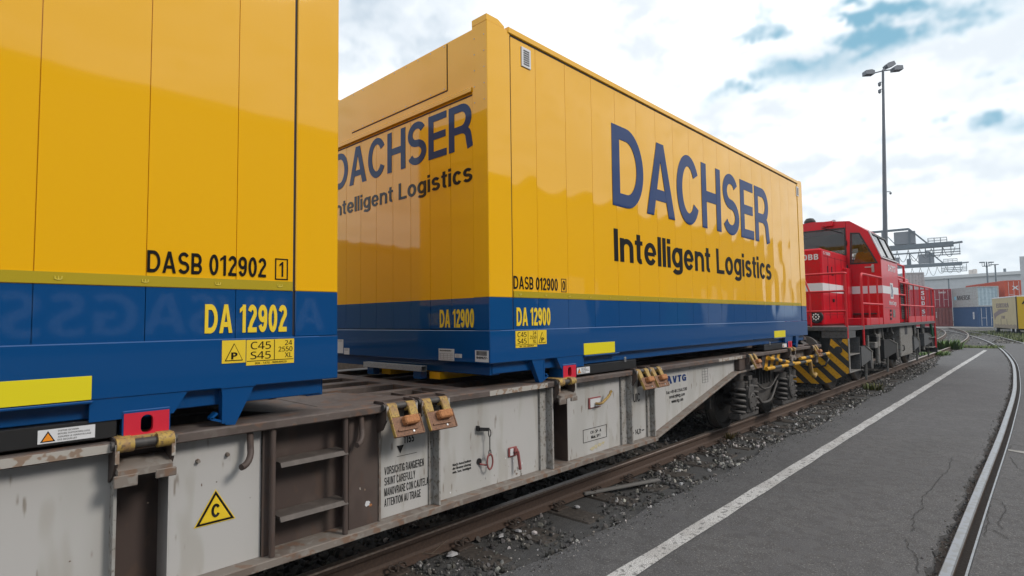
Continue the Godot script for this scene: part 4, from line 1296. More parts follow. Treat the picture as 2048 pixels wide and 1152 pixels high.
	for r in rails:
		var k := 7
		for i in k:
			var a: Vector3 = r[0].lerp(r[1], float(i) / k)
			var b: Vector3 = r[0].lerp(r[1], float(i + 1) / k)
			obj("grab_rail", MB.new().tube([a, b], 0.028, 8), M.hazard_yellow if i % 2 == 0 else M.hazard_black, t)
	obj("warning_board", MB.new().box(-3.09, -3.08, 0.99, 1.20, 8.62, 9.4), M.hazard_black, t)
	for i in 3:
		obj("board_stripe", MB.new().ext(pv([8.68 + i * 0.24, 0.99, 8.80 + i * 0.24, 0.99, 8.92 + i * 0.24, 1.195, 8.80 + i * 0.24, 1.195]), P(-3.0795, 0, 0), Vector3.FORWARD, Vector3.UP, Vector3.RIGHT * 0.003), M.hazard_yellow, t)
	obj("uncoupling_grip", MB.new().tube([P(-3.02, 1.0, 10.72), P(-3.02, 0.90, 10.75), P(-3.02, 0.78, 10.80), P(-3.0, 0.72, 10.86), P(-3.0, 0.76, 10.95)], 0.036, 8), M.lock_yellow, t)
	for q in [[9.9, 0.10], [10.3, 0.16], [10.6, 0.06]]:
		var hs := []
		for i in 10: hs.append(P(-3.25 - 0.3 * i / 9.0, 1.33 + q[1] * sin(PI * i / 9.0), q[0] + 0.7 + 0.35 * sin(PI * i / 9.0)))
		obj("hose", MB.new().tube(hs, 0.02, 6), M.black, t)
	for sd in [1.0, -1.0]:
		var bx: float = AX + sd * 0.875
		var bf := obj("buffer", MB.new().lathe(P(bx, 1.16, 11.52), Vector3.FORWARD, [Vector2(0, 0.15), Vector2(0.28, 0.14), Vector2(0.28, 0.10), Vector2(0.5, 0.10), Vector2(0.53, 0.22), Vector2(0.56, 0.21), Vector2(0.57, 0.0)], 20), M.dark_steel, t)
	bogie(9.2, t)
	bogie(-5.2, t)
	var ga := MB.new()
	ga.tube([P(-3.6, 0.7, 6.6), P(-3.6, 0.75, 8.0)], 0.03, 6)
	ga.tube([P(-4.3, 0.62, 4.2), P(-4.3, 0.62, 7.2)], 0.05, 8)
	obj("brake_rod", ga, M.dark_steel, t)
	obj("air_tank", MB.new().lathe(P(-4.1, 0.78, 3.0), Vector3.FORWARD, [Vector2(0, 0), Vector2(0.04, 0.16), Vector2(0.9, 0.16), Vector2(0.94, 0)], 16), M.dark_steel, t)
	# chips, scrapes and a rust run, where the photograph shows them
	var cr := RandomNumberGenerator.new()
	cr.seed = 77
	var chip := func(s0: float, y0: float, w: float, h: float, x: float, m: Material) -> void:
		var p := PackedVector2Array()
		for i in 11:
			var a := TAU * i / 11.0
			p.append(Vector2(s0 + cos(a) * w * cr.randf_range(0.35, 1.0), y0 + sin(a) * h * cr.randf_range(0.35, 1.0)))
		obj("paint_chip", MB.new().ext(p, P(x, 0, 0), Vector3.FORWARD, Vector3.UP, Vector3.RIGHT * 0.0012), m, t)
	chip.call(1.955, 0.655, 0.022, 0.024, -3.0999, M.label_white)
	chip.call(1.975, 0.640, 0.014, 0.012, -3.0985, M.rust_block)
	chip.call(1.935, 0.745, 0.006, 0.012, -3.0999, M.lock_edge)
	chip.call(1.90, 0.76, 0.008, 0.010, -3.0999, M.lock_edge)
	for i in 16:
		chip.call(cr.randf_range(2.6, 3.6), 0.56 + 0.18 * pow(cr.randf(), 2.0), cr.randf_range(0.004, 0.012), cr.randf_range(0.006, 0.018), -3.1199, [M.lock_edge, M.wagon_rib, M.stripe_white][i % 3])
	for i in 10:
		chip.call(cr.randf_range(0.1, 1.28), cr.randf_range(0.55, 1.15), cr.randf_range(0.002, 0.006), cr.randf_range(0.003, 0.010), -3.1199, [M.wagon_rib, M.flange][i % 2])
	for i in 7:
		chip.call(3.33 + cr.randf_range(-0.03, 0.08), 0.60 - 0.012 * i, cr.randf_range(0.006, 0.02), cr.randf_range(0.010, 0.026), -3.1199, [M.flange, M.wagon_rib][i % 2])
	for q in [[4.36, 0.575], [4.42, 0.585], [4.48, 0.592], [4.53, 0.60]]:
		chip.call(q[0], q[1], 0.045, 0.022, -3.1199 + 0.0003 * q[0], M.faded_yellow)

# ---------------------------------------------------------------- locomotive
func holed(outer: PackedVector2Array, hole: PackedVector2Array) -> Array:
	var c := Vector2.ZERO
	for p in hole: c += p / hole.size()
	var res := []
	for q in [pv([-99, -99, c.x, -99, c.x, 99, -99, 99]), pv([c.x, -99, 99, -99, 99, 99, c.x, 99])]:
		for a in Geometry2D.intersect_polygons(outer, q):
			for b in Geometry2D.clip_polygons(a, hole): res.append(b)
	return res

func frame_of(hole: PackedVector2Array, w: float) -> Array:
	var c := Vector2.ZERO
	for p in hole: c += p / hole.size()
	var outer := Geometry2D.offset_polygon(hole, w, Geometry2D.JOIN_MITER)[0]
	return holed(outer, hole)

func cab_wall(called: String, outer: PackedVector2Array, hole: PackedVector2Array, s: float, t: Node, m: Material) -> MeshInstance3D:
	var b := MB.new()
	for p in holed(outer, hole): b.ext(p, P(0, 0, s), Vector3.RIGHT, Vector3.UP, Vector3(0, 0, -0.05))
	var o := obj(called, b, m, t)
	var f := MB.new()
	for p in frame_of(hole, 0.035): f.ext(p, P(0, 0, s - 0.006), Vector3.RIGHT, Vector3.UP, Vector3(0, 0, -0.012))
	obj("window_frame", f, M.black, o)
	obj("window_pane", MB.new().ext(hole, P(0, 0, s + 0.02), Vector3.RIGHT, Vector3.UP, Vector3(0, 0, -0.006)), M.glass, o)
	return o

func railing(pts: Array, t: Node, r := 0.021) -> void:
	obj("handrail", MB.new().tube(pts, r, 8), M.rail_red, t)

func soft_pts(a: Array, r := 0.09) -> Array:
	# polyline with rounded corners
	var out := [a[0]]
	for i in range(1, a.size() - 1):
		var p: Vector3 = a[i]
		var u: Vector3 = (a[i - 1] - p).normalized() * r
		var v: Vector3 = (a[i + 1] - p).normalized() * r
		for k in 5:
			var f := k / 4.0
			out.append((p + u) * (1 - f) * (1 - f) + p * 2 * f * (1 - f) + (p + v) * f * f)
	out.append(a[-1])
	return out

func make_loco() -> void:
	var t := thing("locomotive", "red diesel shunting locomotive with white stripe coupled beyond the wagon", "locomotive", P(AX, RT, 18.7))
	var R: Material = M.loco_red
	var G: Material = M.loco_grey
	var h := 1.487
	obj("deck_frame", MB.new().box(AX - h, AX + h, 1.475, 1.558, 12.6, 24.9, 0.006), G, t)
	obj("main_frame", MB.new().box(AX - 0.9, AX + 0.9, 1.0, 1.475, 12.9, 24.6), M.loco_black, t)
	# front hood
	var hx := AX + 0.76
	var hd := MB.new().box(AX - 0.76, hx, 1.56, 3.30, 13.85, 16.08, 0.035)
	var hood := obj("front_hood", hd, R, t)
	obj("white_stripe", MB.new().box(AX - 0.763, hx + 0.003, 2.315, 2.515, 13.847, 16.06), M.stripe_white, hood)
	var gr := MB.new()
	for s in [14.35, 14.95, 15.5]: gr.box(hx + 0.0005, hx + 0.005, 1.72, 3.16, s, s + 0.008)
	gr.box(hx + 0.0005, hx + 0.005, 3.13, 3.136, 14.0, 15.95)
	gr.box(hx + 0.0005, hx + 0.005, 1.80, 1.806, 14.0, 15.95)
	for s in [14.28, 14.62]: gr.box(hx + 0.0005, hx + 0.012, 2.75, 2.92, s, s + 0.04)
	obj("door_gaps", gr, M.seal, hood)
	for y in [2.72, 2.10]: obj("hinge", MB.new().box(hx, hx + 0.03, y, y + 0.07, 14.62, 14.72, 0.006), M.black, hood)
	obj("hood_step", MB.new().box(hx - 0.02, hx + 0.10, 1.56, 2.95, 15.62, 16.06, 0.02), R, hood)
	text("type_lettering", "1000BB", P(AX + 0.08, 3.045, 13.846), 0.0, 0.62, 0.125, M.stripe_white, hood, true, 0.006)
	text("type_lettering", "G 1000", P(hx + 0.004, 3.17, 14.0), PI / 2, 0.55, 0.07, M.stripe_white, hood, false, 0.006)
	for sd in [1.0, -1.0]:
		var lx: float = AX + sd * 0.61
		var ring := obj("headlight", MB.new().lathe(P(lx, 1.76, 13.852), Vector3.BACK, [Vector2(0, 0.145), Vector2(0.05, 0.14), Vector2(0.06, 0.115), Vector2(0.045, 0.10), Vector2(0.045, 0.0)], 22), M.black, t)
		for i in 9:
			var a := TAU * i / 8.0
			var rr := 0.062 if i < 8 else 0.0
			obj("lens", MB.new().lathe(P(lx + rr * cos(a), 1.76 + rr * sin(a), 13.806), Vector3.BACK, [Vector2(0, 0.019), Vector2(0.006, 0.016), Vector2(0.008, 0.0)], 8), M.led, ring)
	# cab: front and rear walls with real openings, sloping shoulders
	var xr := AX + h
	var prof := [Vector2(h, 1.56), Vector2(h, 3.19), Vector2(1.24, 3.865), Vector2(0.85, 4.165), Vector2(0.0, 4.24)]
	var front := PackedVector2Array()
	for p in prof: front.append(Vector2(AX + p.x, p.y))
	for i in range(3, -1, -1): front.append(Vector2(AX - prof[i].x, prof[i].y))
	var xd := -3.577
	var right := Geometry2D.intersect_polygons(front, pv([xd + 0.008, 0, 9, 0, 9, 9, xd + 0.008, 9]))[0]
	var rest := Geometry2D.intersect_polygons(front, pv([-99, 0, xd, 0, xd, 9, -99, 9]))[0]
	var door_hole := pv([-3.449, 3.829, -3.296, 3.811, -2.963, 3.085, -3.478, 3.095])
	var win_hole := pv([-5.06, 3.34, -3.615, 3.34, -3.615, 3.98, -5.06, 3.98])
	for s in [16.1, 18.15]:
		cab_wall("cab_wall", rest, win_hole if s < 17.0 else pv([-5.0, 3.36, -3.75, 3.36, -3.75, 3.66, -5.0, 3.66]), s, t, R if s < 17.0 else M.interior)
		var d := cab_wall("cab_door", right, door_hole, s, t, R)
		if s < 17.0:
			var hnd := MB.new()
			hnd.box(-3.055, -2.995, 2.83, 3.03, 16.075, 16.1, 0.01)
			hnd.bar(P(-3.02, 2.965, 16.06), P(-3.19, 2.965, 16.06), 0.02, 0.025, Vector3.UP, 0.004)
			obj("door_handle", hnd, M.steel, d)
			for y in [2.93, 3.55, 2.0]: obj("hinge", MB.new().box(-3.60, -3.555, y, y + 0.12, 16.06, 16.1, 0.005), M.black, d)
			obj("white_stripe", MB.new().box(xd + 0.01, xr - 0.004, 2.318, 2.505, 16.096, 16.0995), M.stripe_white, d)
			obj("kick_rail", MB.new().box(-3.48, -2.98, 1.80, 1.835, 16.02, 16.1, 0.005), M.loco_black, d)
			obj("wiper", MB.new().tube([P(-4.12, 4.06, 16.06), P(-3.9, 3.98, 16.04), P(-3.66, 3.88, 16.05)], 0.012, 6), M.black, d)
	for sd in [1.0, -1.0]:
		var x: float = AX + sd * h
		obj("cab_side", MB.new().box(minf(x, x - sd * 0.05), maxf(x, x - sd * 0.05), 1.56, 3.19, 16.151, 18.149, 0.004), R, t)
		# sloping side window with its frame
		var lo := Vector3(x, 3.19, 0)
		var hi := Vector3(AX + sd * 1.24, 3.865, 0)
		var up := (hi - lo)
		var W := func(u: float, s: float) -> Vector3: return lo + up * u + Vector3(0, 0, -s)
		var nn := Vector3(up.y * sd, -up.x * sd, 0).normalized()
		var fr := MB.new()
		for q in [[0.0, 0.08, 16.15, 18.15], [0.92, 1.0, 16.15, 18.15], [0.08, 0.92, 16.15, 16.28], [0.08, 0.92, 18.02, 18.15], [0.08, 0.92, 17.10, 17.16]]:
			var a: Vector3 = W.call(q[0], q[2])
			var b: Vector3 = W.call(q[1], q[3])
			fr.obox((a + b) / 2 - nn * 0.01, up * (q[1] - q[0]) / 2, Vector3(0, 0, (q[3] - q[2]) / 2), nn * 0.02)
		var sw := obj("side_window", fr, M.stripe_white if false else M.black, t)
		var pc: Vector3 = (W.call(0.08, 16.28) + W.call(0.92, 18.02)) / 2 - nn * 0.012
		obj("window_pane", MB.new().obox(pc, up * 0.42, Vector3(0, 0, 0.87), nn * 0.004), M.glass_dark, sw)
		var tr := MB.new().tube([W.call(-0.02, 16.12) + nn * 0.02, W.call(1.0, 16.12) + nn * 0.02], 0.02, 6)
		obj("window_trim", tr, M.stripe_white, sw)
		obj("window_trim", MB.new().tube([W.call(-0.02, 16.14) + nn * 0.02, W.call(-0.02, 18.16) + nn * 0.02], 0.016, 6), M.stripe_white, sw)
		obj("roof_edge", MB.new().ext(pv([AX + sd * 1.24, 3.865, AX + sd * 0.85, 4.165, AX + sd * 0.83, 4.12, AX + sd * 1.20, 3.83]), P(0, 0, 16.151), Vector3.RIGHT, Vector3.UP, Vector3(0, 0, -1.998)), R, t)
	obj("cab_roof", MB.new().ext(pv([AX - 0.85, 4.165, AX, 4.24, AX + 0.85, 4.165, AX + 0.83, 4.12, AX - 0.83, 4.12]), P(0, 0, 16.151), Vector3.RIGHT, Vector3.UP, Vector3(0, 0, -1.998)), R, t)
	obj("cab_floor", MB.new().box(AX - 1.4, AX + 1.4, 2.30, 2.36, 16.16, 18.14), M.loco_black, t)
	obj("control_desk", MB.new().box(-4.9, -3.7, 2.36, 3.25, 16.6, 17.1, 0.03), M.interior, t)
	obj("cab_seat", MB.new().box(-3.58, -3.10, 2.36, 2.80, 17.05, 17.5, 0.04), M.trouser, t)
	obj("roof_lamp_box", MB.new().box(-4.08, -3.84, 4.07, 4.20, 15.98, 16.1, 0.01), R, t)
	obj("horn", MB.new().lathe(P(-4.45, 4.22, 16.3), Vector3.UP, [Vector2(0, 0.14), Vector2(0.08, 0.14), Vector2(0.15, 0.09), Vector2(0.17, 0.0)], 14), M.black, t)
	obj("roof_antenna", MB.new().lathe(P(-3.93, 4.19, 16.5), Vector3.UP, [Vector2(0, 0.05), Vector2(0.10, 0.045), Vector2(0.12, 0.0)], 10), M.steel, t)
	# print on the cab side
	var sx := xr + 0.003
	obj("white_stripe", MB.new().box(xr - 0.002, sx, 2.318, 2.505, 16.12, 18.14), M.stripe_white, t)
	side_text("running_number", "DH717", sx, 16.92, 17.86, 2.90, 0.16, M.stripe_white, t, true, 0.006)
	var lp := obj("logo_plate", MB.new().box(sx, sx + 0.003, 2.20, 2.60, 17.05, 17.42), M.white, t)
	var cv := MB.new()
	for q in [17.10, 17.22]: cv.ext(pv([q, 2.24, q + 0.05, 2.24, q + 0.15, 2.40, q + 0.05, 2.56, q, 2.56, q + 0.10, 2.40]), P(sx + 0.003, 0, 0), Vector3.FORWARD, Vector3.UP, Vector3.RIGHT * 0.003)
	obj("chevron", cv, M.navy_print, lp)
	side_text("operator_name", "RheinCargo", sx, 16.85, 17.78, 2.04, 0.10, M.stripe_white, t, false, 0.006)
	for y in [1.66, 1.76, 1.86]: obj("vent", MB.new().box(sx, sx + 0.01, y, y + 0.06, 16.9, 17.06), M.seal, t)
	obj("data_plate", MB.new().box(sx, sx + 0.006, 1.72, 1.92, 17.25, 17.55), M.loco_light, t)
	obj("hatch_gap", MB.new().box(sx, sx + 0.002, 1.96, 1.966, 16.3, 18.0), M.seal, t)
	# rear hood
	var rx := AX + 0.85
	var rh := obj("rear_hood", MB.new().box(AX - 0.85, rx, 1.56, 3.05, 18.21, 24.2, 0.03), R, t)
	obj("white_stripe", MB.new().box(AX - 0.853, rx + 0.003, 2.318, 2.505, 18.23, 24.18), M.stripe_white, rh)
	for s in [18.5, 19.7]:
		var gl := obj("grille", MB.new().box(rx + 0.002, rx + 0.02, 1.72, 2.85, s, s + 0.9, 0.004), M.loco_black, rh)
		var sl := MB.new()
		for i in 16: sl.bar(P(rx + 0.026, 1.76 + i * 0.067, s + 0.03), P(rx + 0.026, 1.76 + i * 0.067, s + 0.87), 0.02, 0.03, Vector3(1, 1, 0).normalized())
		obj("grille_slats", sl, M.loco_grey, gl)
	var cab := obj("cooler_cabinet", MB.new().box(-3.45, -2.99, 1.56, 2.80, 19.25, 20.9, 0.02), R, t)
	obj("cooler_grille", MB.new().box(-2.992, -2.985, 1.66, 2.70, 19.35, 20.75), M.loco_black, cab)
	var cs := MB.new()
	for i in 15: cs.box(-2.986, -2.975, 1.70 + i * 0.067, 1.725 + i * 0.067, 19.38, 20.72)
	obj("grille_slats", cs, M.loco_grey, cab)
	obj("exhaust", MB.new().box(AX - 0.2, AX + 0.2, 3.04, 3.25, 19.2, 19.8, 0.02), M.loco_black, t)
	obj("equipment_cabinet", MB.new().box(rx + 0.03, -2.95, 1.56, 2.02, 18.5, 18.85, 0.01), M.loco_light, t)
	# railings
	var xo := -2.865
	for y in [2.63, 2.27, 1.87]:
		railing(soft_pts([P(AX * 2 - xo, y, 12.75), P(AX * 2 - xo, y, 12.64), P(xo, y, 12.64), P(xo, y, 12.75)], 0.05) if y > 2.6 else [P(AX * 2 - xo, y, 12.64), P(xo, y, 12.64)], t)
	railing([P(xo, 2.60, 12.66), P(xo, 1.18, 12.66)], t, 0.024)
	railing([P(AX * 2 - xo, 2.60, 12.66), P(AX * 2 - xo, 1.18, 12.66)], t, 0.024)
	for x in [-3.55, -5.1]:
		railing([P(x - 0.08, 2.62, 12.64), P(x + 0.04, 2.27, 12.64)], t, 0.018)
		railing([P(x + 0.04, 2.27, 12.64), P(x + 0.04, 1.56, 12.64)], t, 0.018)
	railing(soft_pts([P(xo, 1.14, 14.02), P(xo, 2.69, 14.02), P(xo, 2.69, 16.1)], 0.12), t, 0.024)
	railing([P(xo, 2.04, 14.02), P(xo, 2.04, 16.1)], t)
	for s in [14.7, 15.6]: railing([P(xo, 2.68, s), P(xo, 1.56, s)], t, 0.018)
	obj("step_box", MB.new().box(-3.3, -2.855, 1.561, 1.72, 14.35, 16.05, 0.01), R, t)
	railing(soft_pts([P(xo, 2.68, 18.35), P(xo, 2.68, 24.75), P(xo, 0.62, 24.75)], 0.15), t, 0.026)
	railing([P(xo, 2.05, 18.35), P(xo, 2.05, 24.75)], t)
	for s in [19.6, 20.7, 21.8, 22.9, 23.9]: railing([P(xo, 2.67, s), P(xo, 1.56, s)], t, 0.018)
	for q in [18.62, 19.75]: railing([P(-2.95, 1.56, q), P(-2.95, 3.22, q)], t, 0.03)
	for y in [3.2, 2.85, 2.35]: railing([P(-2.95, y, 18.62), P(-2.95, y, 19.75)], t, 0.026)
	obj("kick_plate", MB.new().box(-2.875, -2.86, 1.56, 1.74, 19.7, 24.7), R, t)
	# snow plough with diagonal stripes
	var half := pv([AX, 0.41, -3.378, 0.41, -3.195, 0.448, -2.832, 0.667, -2.832, 1.32, -2.93, 1.32, -2.97, 1.22, -3.05, 1.32, -3.14, 1.32, -3.22, 0.95, AX, 0.95])
	for sd in [1.0, -1.0]:
		var pl := PackedVector2Array()
		for p in half: pl.append(Vector2(AX + (p.x - AX) * sd, p.y))
		var pw := obj("plough_plate", MB.new().ext(pl, P(0, 0, 12.58), Vector3.RIGHT, Vector3.UP, Vector3(0, 0, -0.03)), M.hazard_black, t)
		for i in range(-3, 9):
			var c0: float = -2.832 + 1.02 - i * 0.29
			var st := pv([-6.5, c0 + 6.5, -6.5, c0 + 6.5 - 0.15, -2.0, c0 + 2.0 - 0.15, -2.0, c0 + 2.0])
			for piece in Geometry2D.intersect_polygons(pl, st):
				obj("hazard_stripe", MB.new().ext(piece, P(0, 0, 12.577), Vector3.RIGHT, Vector3.UP, Vector3(0, 0, -0.0028)), M.hazard_yellow, pw)
		obj("round_pad", MB.new().lathe(P(AX + sd * 1.32, 1.10, 12.578), Vector3.BACK, [Vector2(0, 0.075), Vector2(0.012, 0.075), Vector2(0.012, 0.0)], 18), M.hazard_black, pw)
		obj("plough_edge", MB.new().box(minf(AX + sd * 1.507, AX + sd * 1.495), maxf(AX + sd * 1.507, AX + sd * 1.495), 0.66, 1.33, 12.57, 12.66, 0.002), M.loco_light, pw)
		obj("buffer", MB.new().lathe(P(AX + sd * 0.875, 1.16, 12.62), Vector3.BACK, [Vector2(0, 0.14), Vector2(0.25, 0.13), Vector2(0.25, 0.09), Vector2(0.46, 0.09), Vector2(0.49, 0.22), Vector2(0.52, 0.21), Vector2(0.53, 0.0)], 20), M.dark_steel, t)
		# corner box above the plough and the step well behind it
		var bx0: float = AX + sd * 1.02
		var bx1: float = AX + sd * 1.48
		obj("corner_box", MB.new().box(minf(bx0, bx1), maxf(bx0, bx1), 1.33, 1.475, 12.62, 13.3, 0.005), G, t)
		var xi: float = AX + sd * 1.16
		for e in [[12.64, 0.66, 24.9], [23.9, 0.66, 13.6]]:
			var s0: float = e[0]
			var w := obj("step_well", MB.new().box(minf(xi, xi + sd * 0.02), maxf(xi, xi + sd * 0.02), 0.62, 1.475, s0, s0 + 0.96), G, t)
			obj("well_side", MB.new().box(minf(xi, AX + sd * 1.48), maxf(xi, AX + sd * 1.48), 0.62, 1.33, s0 + 0.94, s0 + 0.96, 0.002), G, w)
			for y in [0.66, 1.0]: obj("step", MB.new().box(minf(xi, AX + sd * 1.48), maxf(xi, AX + sd * 1.48), y - 0.02, y, s0 + 0.03, s0 + 0.93, 0.003), M.loco_light, w)
	obj("hose", MB.new().tube([P(-3.25, 1.0, 12.55), P(-3.15, 0.93, 12.4), P(-3.2, 0.80, 12.35), P(-3.4, 0.76, 12.35), P(-3.6, 0.78, 12.3)], 0.02, 6), M.black, t)
	# running gear
	for c in [14.1, 16.5, 21.1, 23.5]: wheelset(t, c, 0.47)
	var xs := -2.95
	var cov := [[14.16, 15.20, 0.56, 1.10], [16.55, 18.25, 0.58, 1.16], [20.95, 21.95, 0.58, 1.10], [22.92, 24.8, 0.62, 1.16]]
	for q in cov:
		var w: float = q[1] - q[0]
		var b := MB.new().ext(pv([q[0], q[2] + 0.12, q[0], q[3], q[0] + w * 0.35, q[3], q[1], q[3] - 0.16, q[1], q[2], q[1] - 0.12, q[2], q[1] - 0.2, q[2] + 0.2]), P(xs - 0.45, 0, 0), Vector3.FORWARD, Vector3.UP, Vector3.RIGHT * 0.45)
		var bo := obj("axle_guard", b, M.loco_black if q[0] > 16.0 and q[0] < 17.0 else G, t)
		obj("guard_lip", MB.new().ext(pv([q[1] - 0.09, q[3] - 0.15, q[1], q[3] - 0.16, q[1], q[2], q[1] - 0.06, q[2]]), P(xs, 0, 0), Vector3.FORWARD, Vector3.UP, Vector3.RIGHT * 0.012), M.loco_light, bo)
		obj("guard_lip", MB.new().bar(P(xs - 0.01, q[3] + 0.006, q[0] + w * 0.35), P(xs - 0.01, q[3] - 0.154, q[1]), 0.06, 0.015), M.loco_light, bo)
	var tk := obj("fuel_tank", MB.new().box(AX * 2 - xs, xs, 0.62, 1.474, 18.78, 20.62, 0.02), M.loco_light, t)
	obj("tank_handle", MB.new().tube([P(xs + 0.005, 0.78, 18.98), P(xs + 0.04, 0.80, 18.98), P(xs + 0.04, 0.92, 18.98), P(xs + 0.005, 0.94, 18.98)], 0.015, 6), M.black, tk)
	obj("tank_recess", MB.new().box(xs - 0.01, xs + 0.004, 1.22, 1.46, 19.45, 19.85), M.seal, tk)
	var rr := RandomNumberGenerator.new()
	rr.seed = 8
	for c in [14.1, 16.5, 21.1, 23.5]:
		obj("damper", MB.new().lathe(P(-3.02, 0.62, c + 1.02 if c < 15.0 or (c > 20.0 and c < 22.0) else c - 0.35), Vector3.UP, [Vector2(0, 0.0), Vector2(0, 0.05), Vector2(0.42, 0.05), Vector2(0.42, 0.035), Vector2(0.7, 0.035), Vector2(0.7, 0)], 10), M.loco_light, t)
		obj("suspension_spring", MB.new().tube(helix(P(-3.12, 0.55, c + 0.55), 0.09, 0.42, 5.0), 0.02, 6), M.dark_steel, t)
		obj("brake_lever", MB.new().bar(P(-3.03, 0.32, c + 0.8), P(-3.0, 0.85, c + 0.68), 0.05, 0.06, Vector3.UP, 0.01), M.loco_light, t)
	for i in 14:
		var s := rr.randf_range(15.3, 18.5) if i < 9 else rr.randf_range(21.0, 24.4)
		var y := rr.randf_range(0.95, 1.36)
		if i % 3 == 0: obj("air_pipe", MB.new().tube([P(-3.0, 1.47, s), P(-3.0, y, s + 0.05), P(-3.02, y - 0.06, s + 0.35)], 0.022, 6), M.loco_light, t)
		else: obj("equipment_box", MB.new().box(-3.25, -3.0 + rr.randf_range(-0.04, 0.03), y, minf(y + rr.randf_range(0.12, 0.35), 1.474), s, s + rr.randf_range(0.15, 0.45), 0.012), [G, M.loco_light, M.loco_black][i % 3], t)
	obj("green_hose", MB.new().tube([P(-2.93, 1.45, 24.3), P(-2.92, 1.2, 24.45), P(-2.93, 1.0, 24.6)], 0.04, 6), flat(lin(0.02, 0.12, 0.06), 0.6), t)
	obj("rear_plough", MB.new().box(AX - 1.5, AX + 1.5, 0.45, 1.32, 24.86, 24.9, 0.004), M.hazard_black, t)

# ---------------------------------------------------------------- driver
func nets(bones: Array, cell: float, grow: float, k: float, b: MB) -> void:
	var lo := Vector3(1e9, 1e9, 1e9)
	var hi := -lo
	for q in bones:
		for e in [[0, 2], [1, 3]]:
			var r: float = q[e[1]] + grow + 2.0 * cell
			lo = lo.min(q[e[0]] - Vector3.ONE * r)
			hi = hi.max(q[e[0]] + Vector3.ONE * r)
	var nx := int((hi.x - lo.x) / cell) + 2
	var ny := int((hi.y - lo.y) / cell) + 2
	var nz := int((hi.z - lo.z) / cell) + 2
	var f := PackedFloat32Array()
	f.resize(nx * ny * nz)
	for z in nz:
		for y in ny:
			for x in nx:
				var p := lo + Vector3(x, y, z) * cell
				var d := 1e3
				for q in bones:
					var a: Vector3 = q[0]
					var ab: Vector3 = q[1] - a
					var t := clampf((p - a).dot(ab) / maxf(ab.length_squared(), 1e-8), 0, 1)
					var e: float = (p - a - ab * t).length() - lerpf(q[2], q[3], t) - grow
					var h := clampf(0.5 + 0.5 * (d - e) / k, 0, 1)
					d = lerpf(d, e, h) - k * h * (1.0 - h)
				f[x + nx * (y + ny * z)] = d
	var vid := {}
	var vs := []
	var id := func(x: int, y: int, z: int) -> int: return x + nx * (y + ny * z)
	for z in nz - 1:
		for y in ny - 1:
			for x in nx - 1:
				var s := Vector3.ZERO
				var c := 0
				for e in [[0, 0, 0, 1, 0, 0], [0, 1, 0, 1, 1, 0], [0, 0, 1, 1, 0, 1], [0, 1, 1, 1, 1, 1], [0, 0, 0, 0, 1, 0], [1, 0, 0, 1, 1, 0], [0, 0, 1, 0, 1, 1], [1, 0, 1, 1, 1, 1], [0, 0, 0, 0, 0, 1], [1, 0, 0, 1, 0, 1], [0, 1, 0, 0, 1, 1], [1, 1, 0, 1, 1, 1]]:
					var fa := f[id.call(x + e[0], y + e[1], z + e[2])]
					var fb := f[id.call(x + e[3], y + e[4], z + e[5])]
					if (fa < 0.0) != (fb < 0.0):
						s += Vector3(x + e[0], y + e[1], z + e[2]).lerp(Vector3(x + e[3], y + e[4], z + e[5]), fa / (fa - fb))
						c += 1
				if c > 0:
					vid[id.call(x, y, z)] = vs.size()
					vs.append(lo + s / c * cell)
	var nr := []
	for p in vs:
		var g: Vector3 = (p - lo) / cell
		var x := clampi(int(round(g.x)), 1, nx - 2)
		var y := clampi(int(round(g.y)), 1, ny - 2)
		var z := clampi(int(round(g.z)), 1, nz - 2)
		nr.append(Vector3(f[id.call(x + 1, y, z)] - f[id.call(x - 1, y, z)], f[id.call(x, y + 1, z)] - f[id.call(x, y - 1, z)], f[id.call(x, y, z + 1)] - f[id.call(x, y, z - 1)]).normalized())
	for z in range(1, nz - 1):
		for y in range(1, ny - 1):
			for x in range(1, nx - 1):
				var f0 := f[id.call(x, y, z)] < 0.0
				for ax in 3:
					var o := [Vector3i(1, 0, 0), Vector3i(0, 1, 0), Vector3i(0, 0, 1)][ax] as Vector3i
					if f0 == (f[id.call(x + o.x, y + o.y, z + o.z)] < 0.0): continue
					var u := [Vector3i(0, 1, 0), Vector3i(0, 0, 1), Vector3i(1, 0, 0)][ax] as Vector3i
					var w := [Vector3i(0, 0, 1), Vector3i(1, 0, 0), Vector3i(0, 1, 0)][ax] as Vector3i
					var q := []
					for m in [Vector3i.ZERO, u, u + w, w]: q.append(vid.get(id.call(x - m.x, y - m.y, z - m.z), -1))
					if q.has(-1): continue
					b.quad_s(vs[q[0]], vs[q[1]], vs[q[2]], vs[q[3]], nr[q[0]], nr[q[1]], nr[q[2]], nr[q[3]])

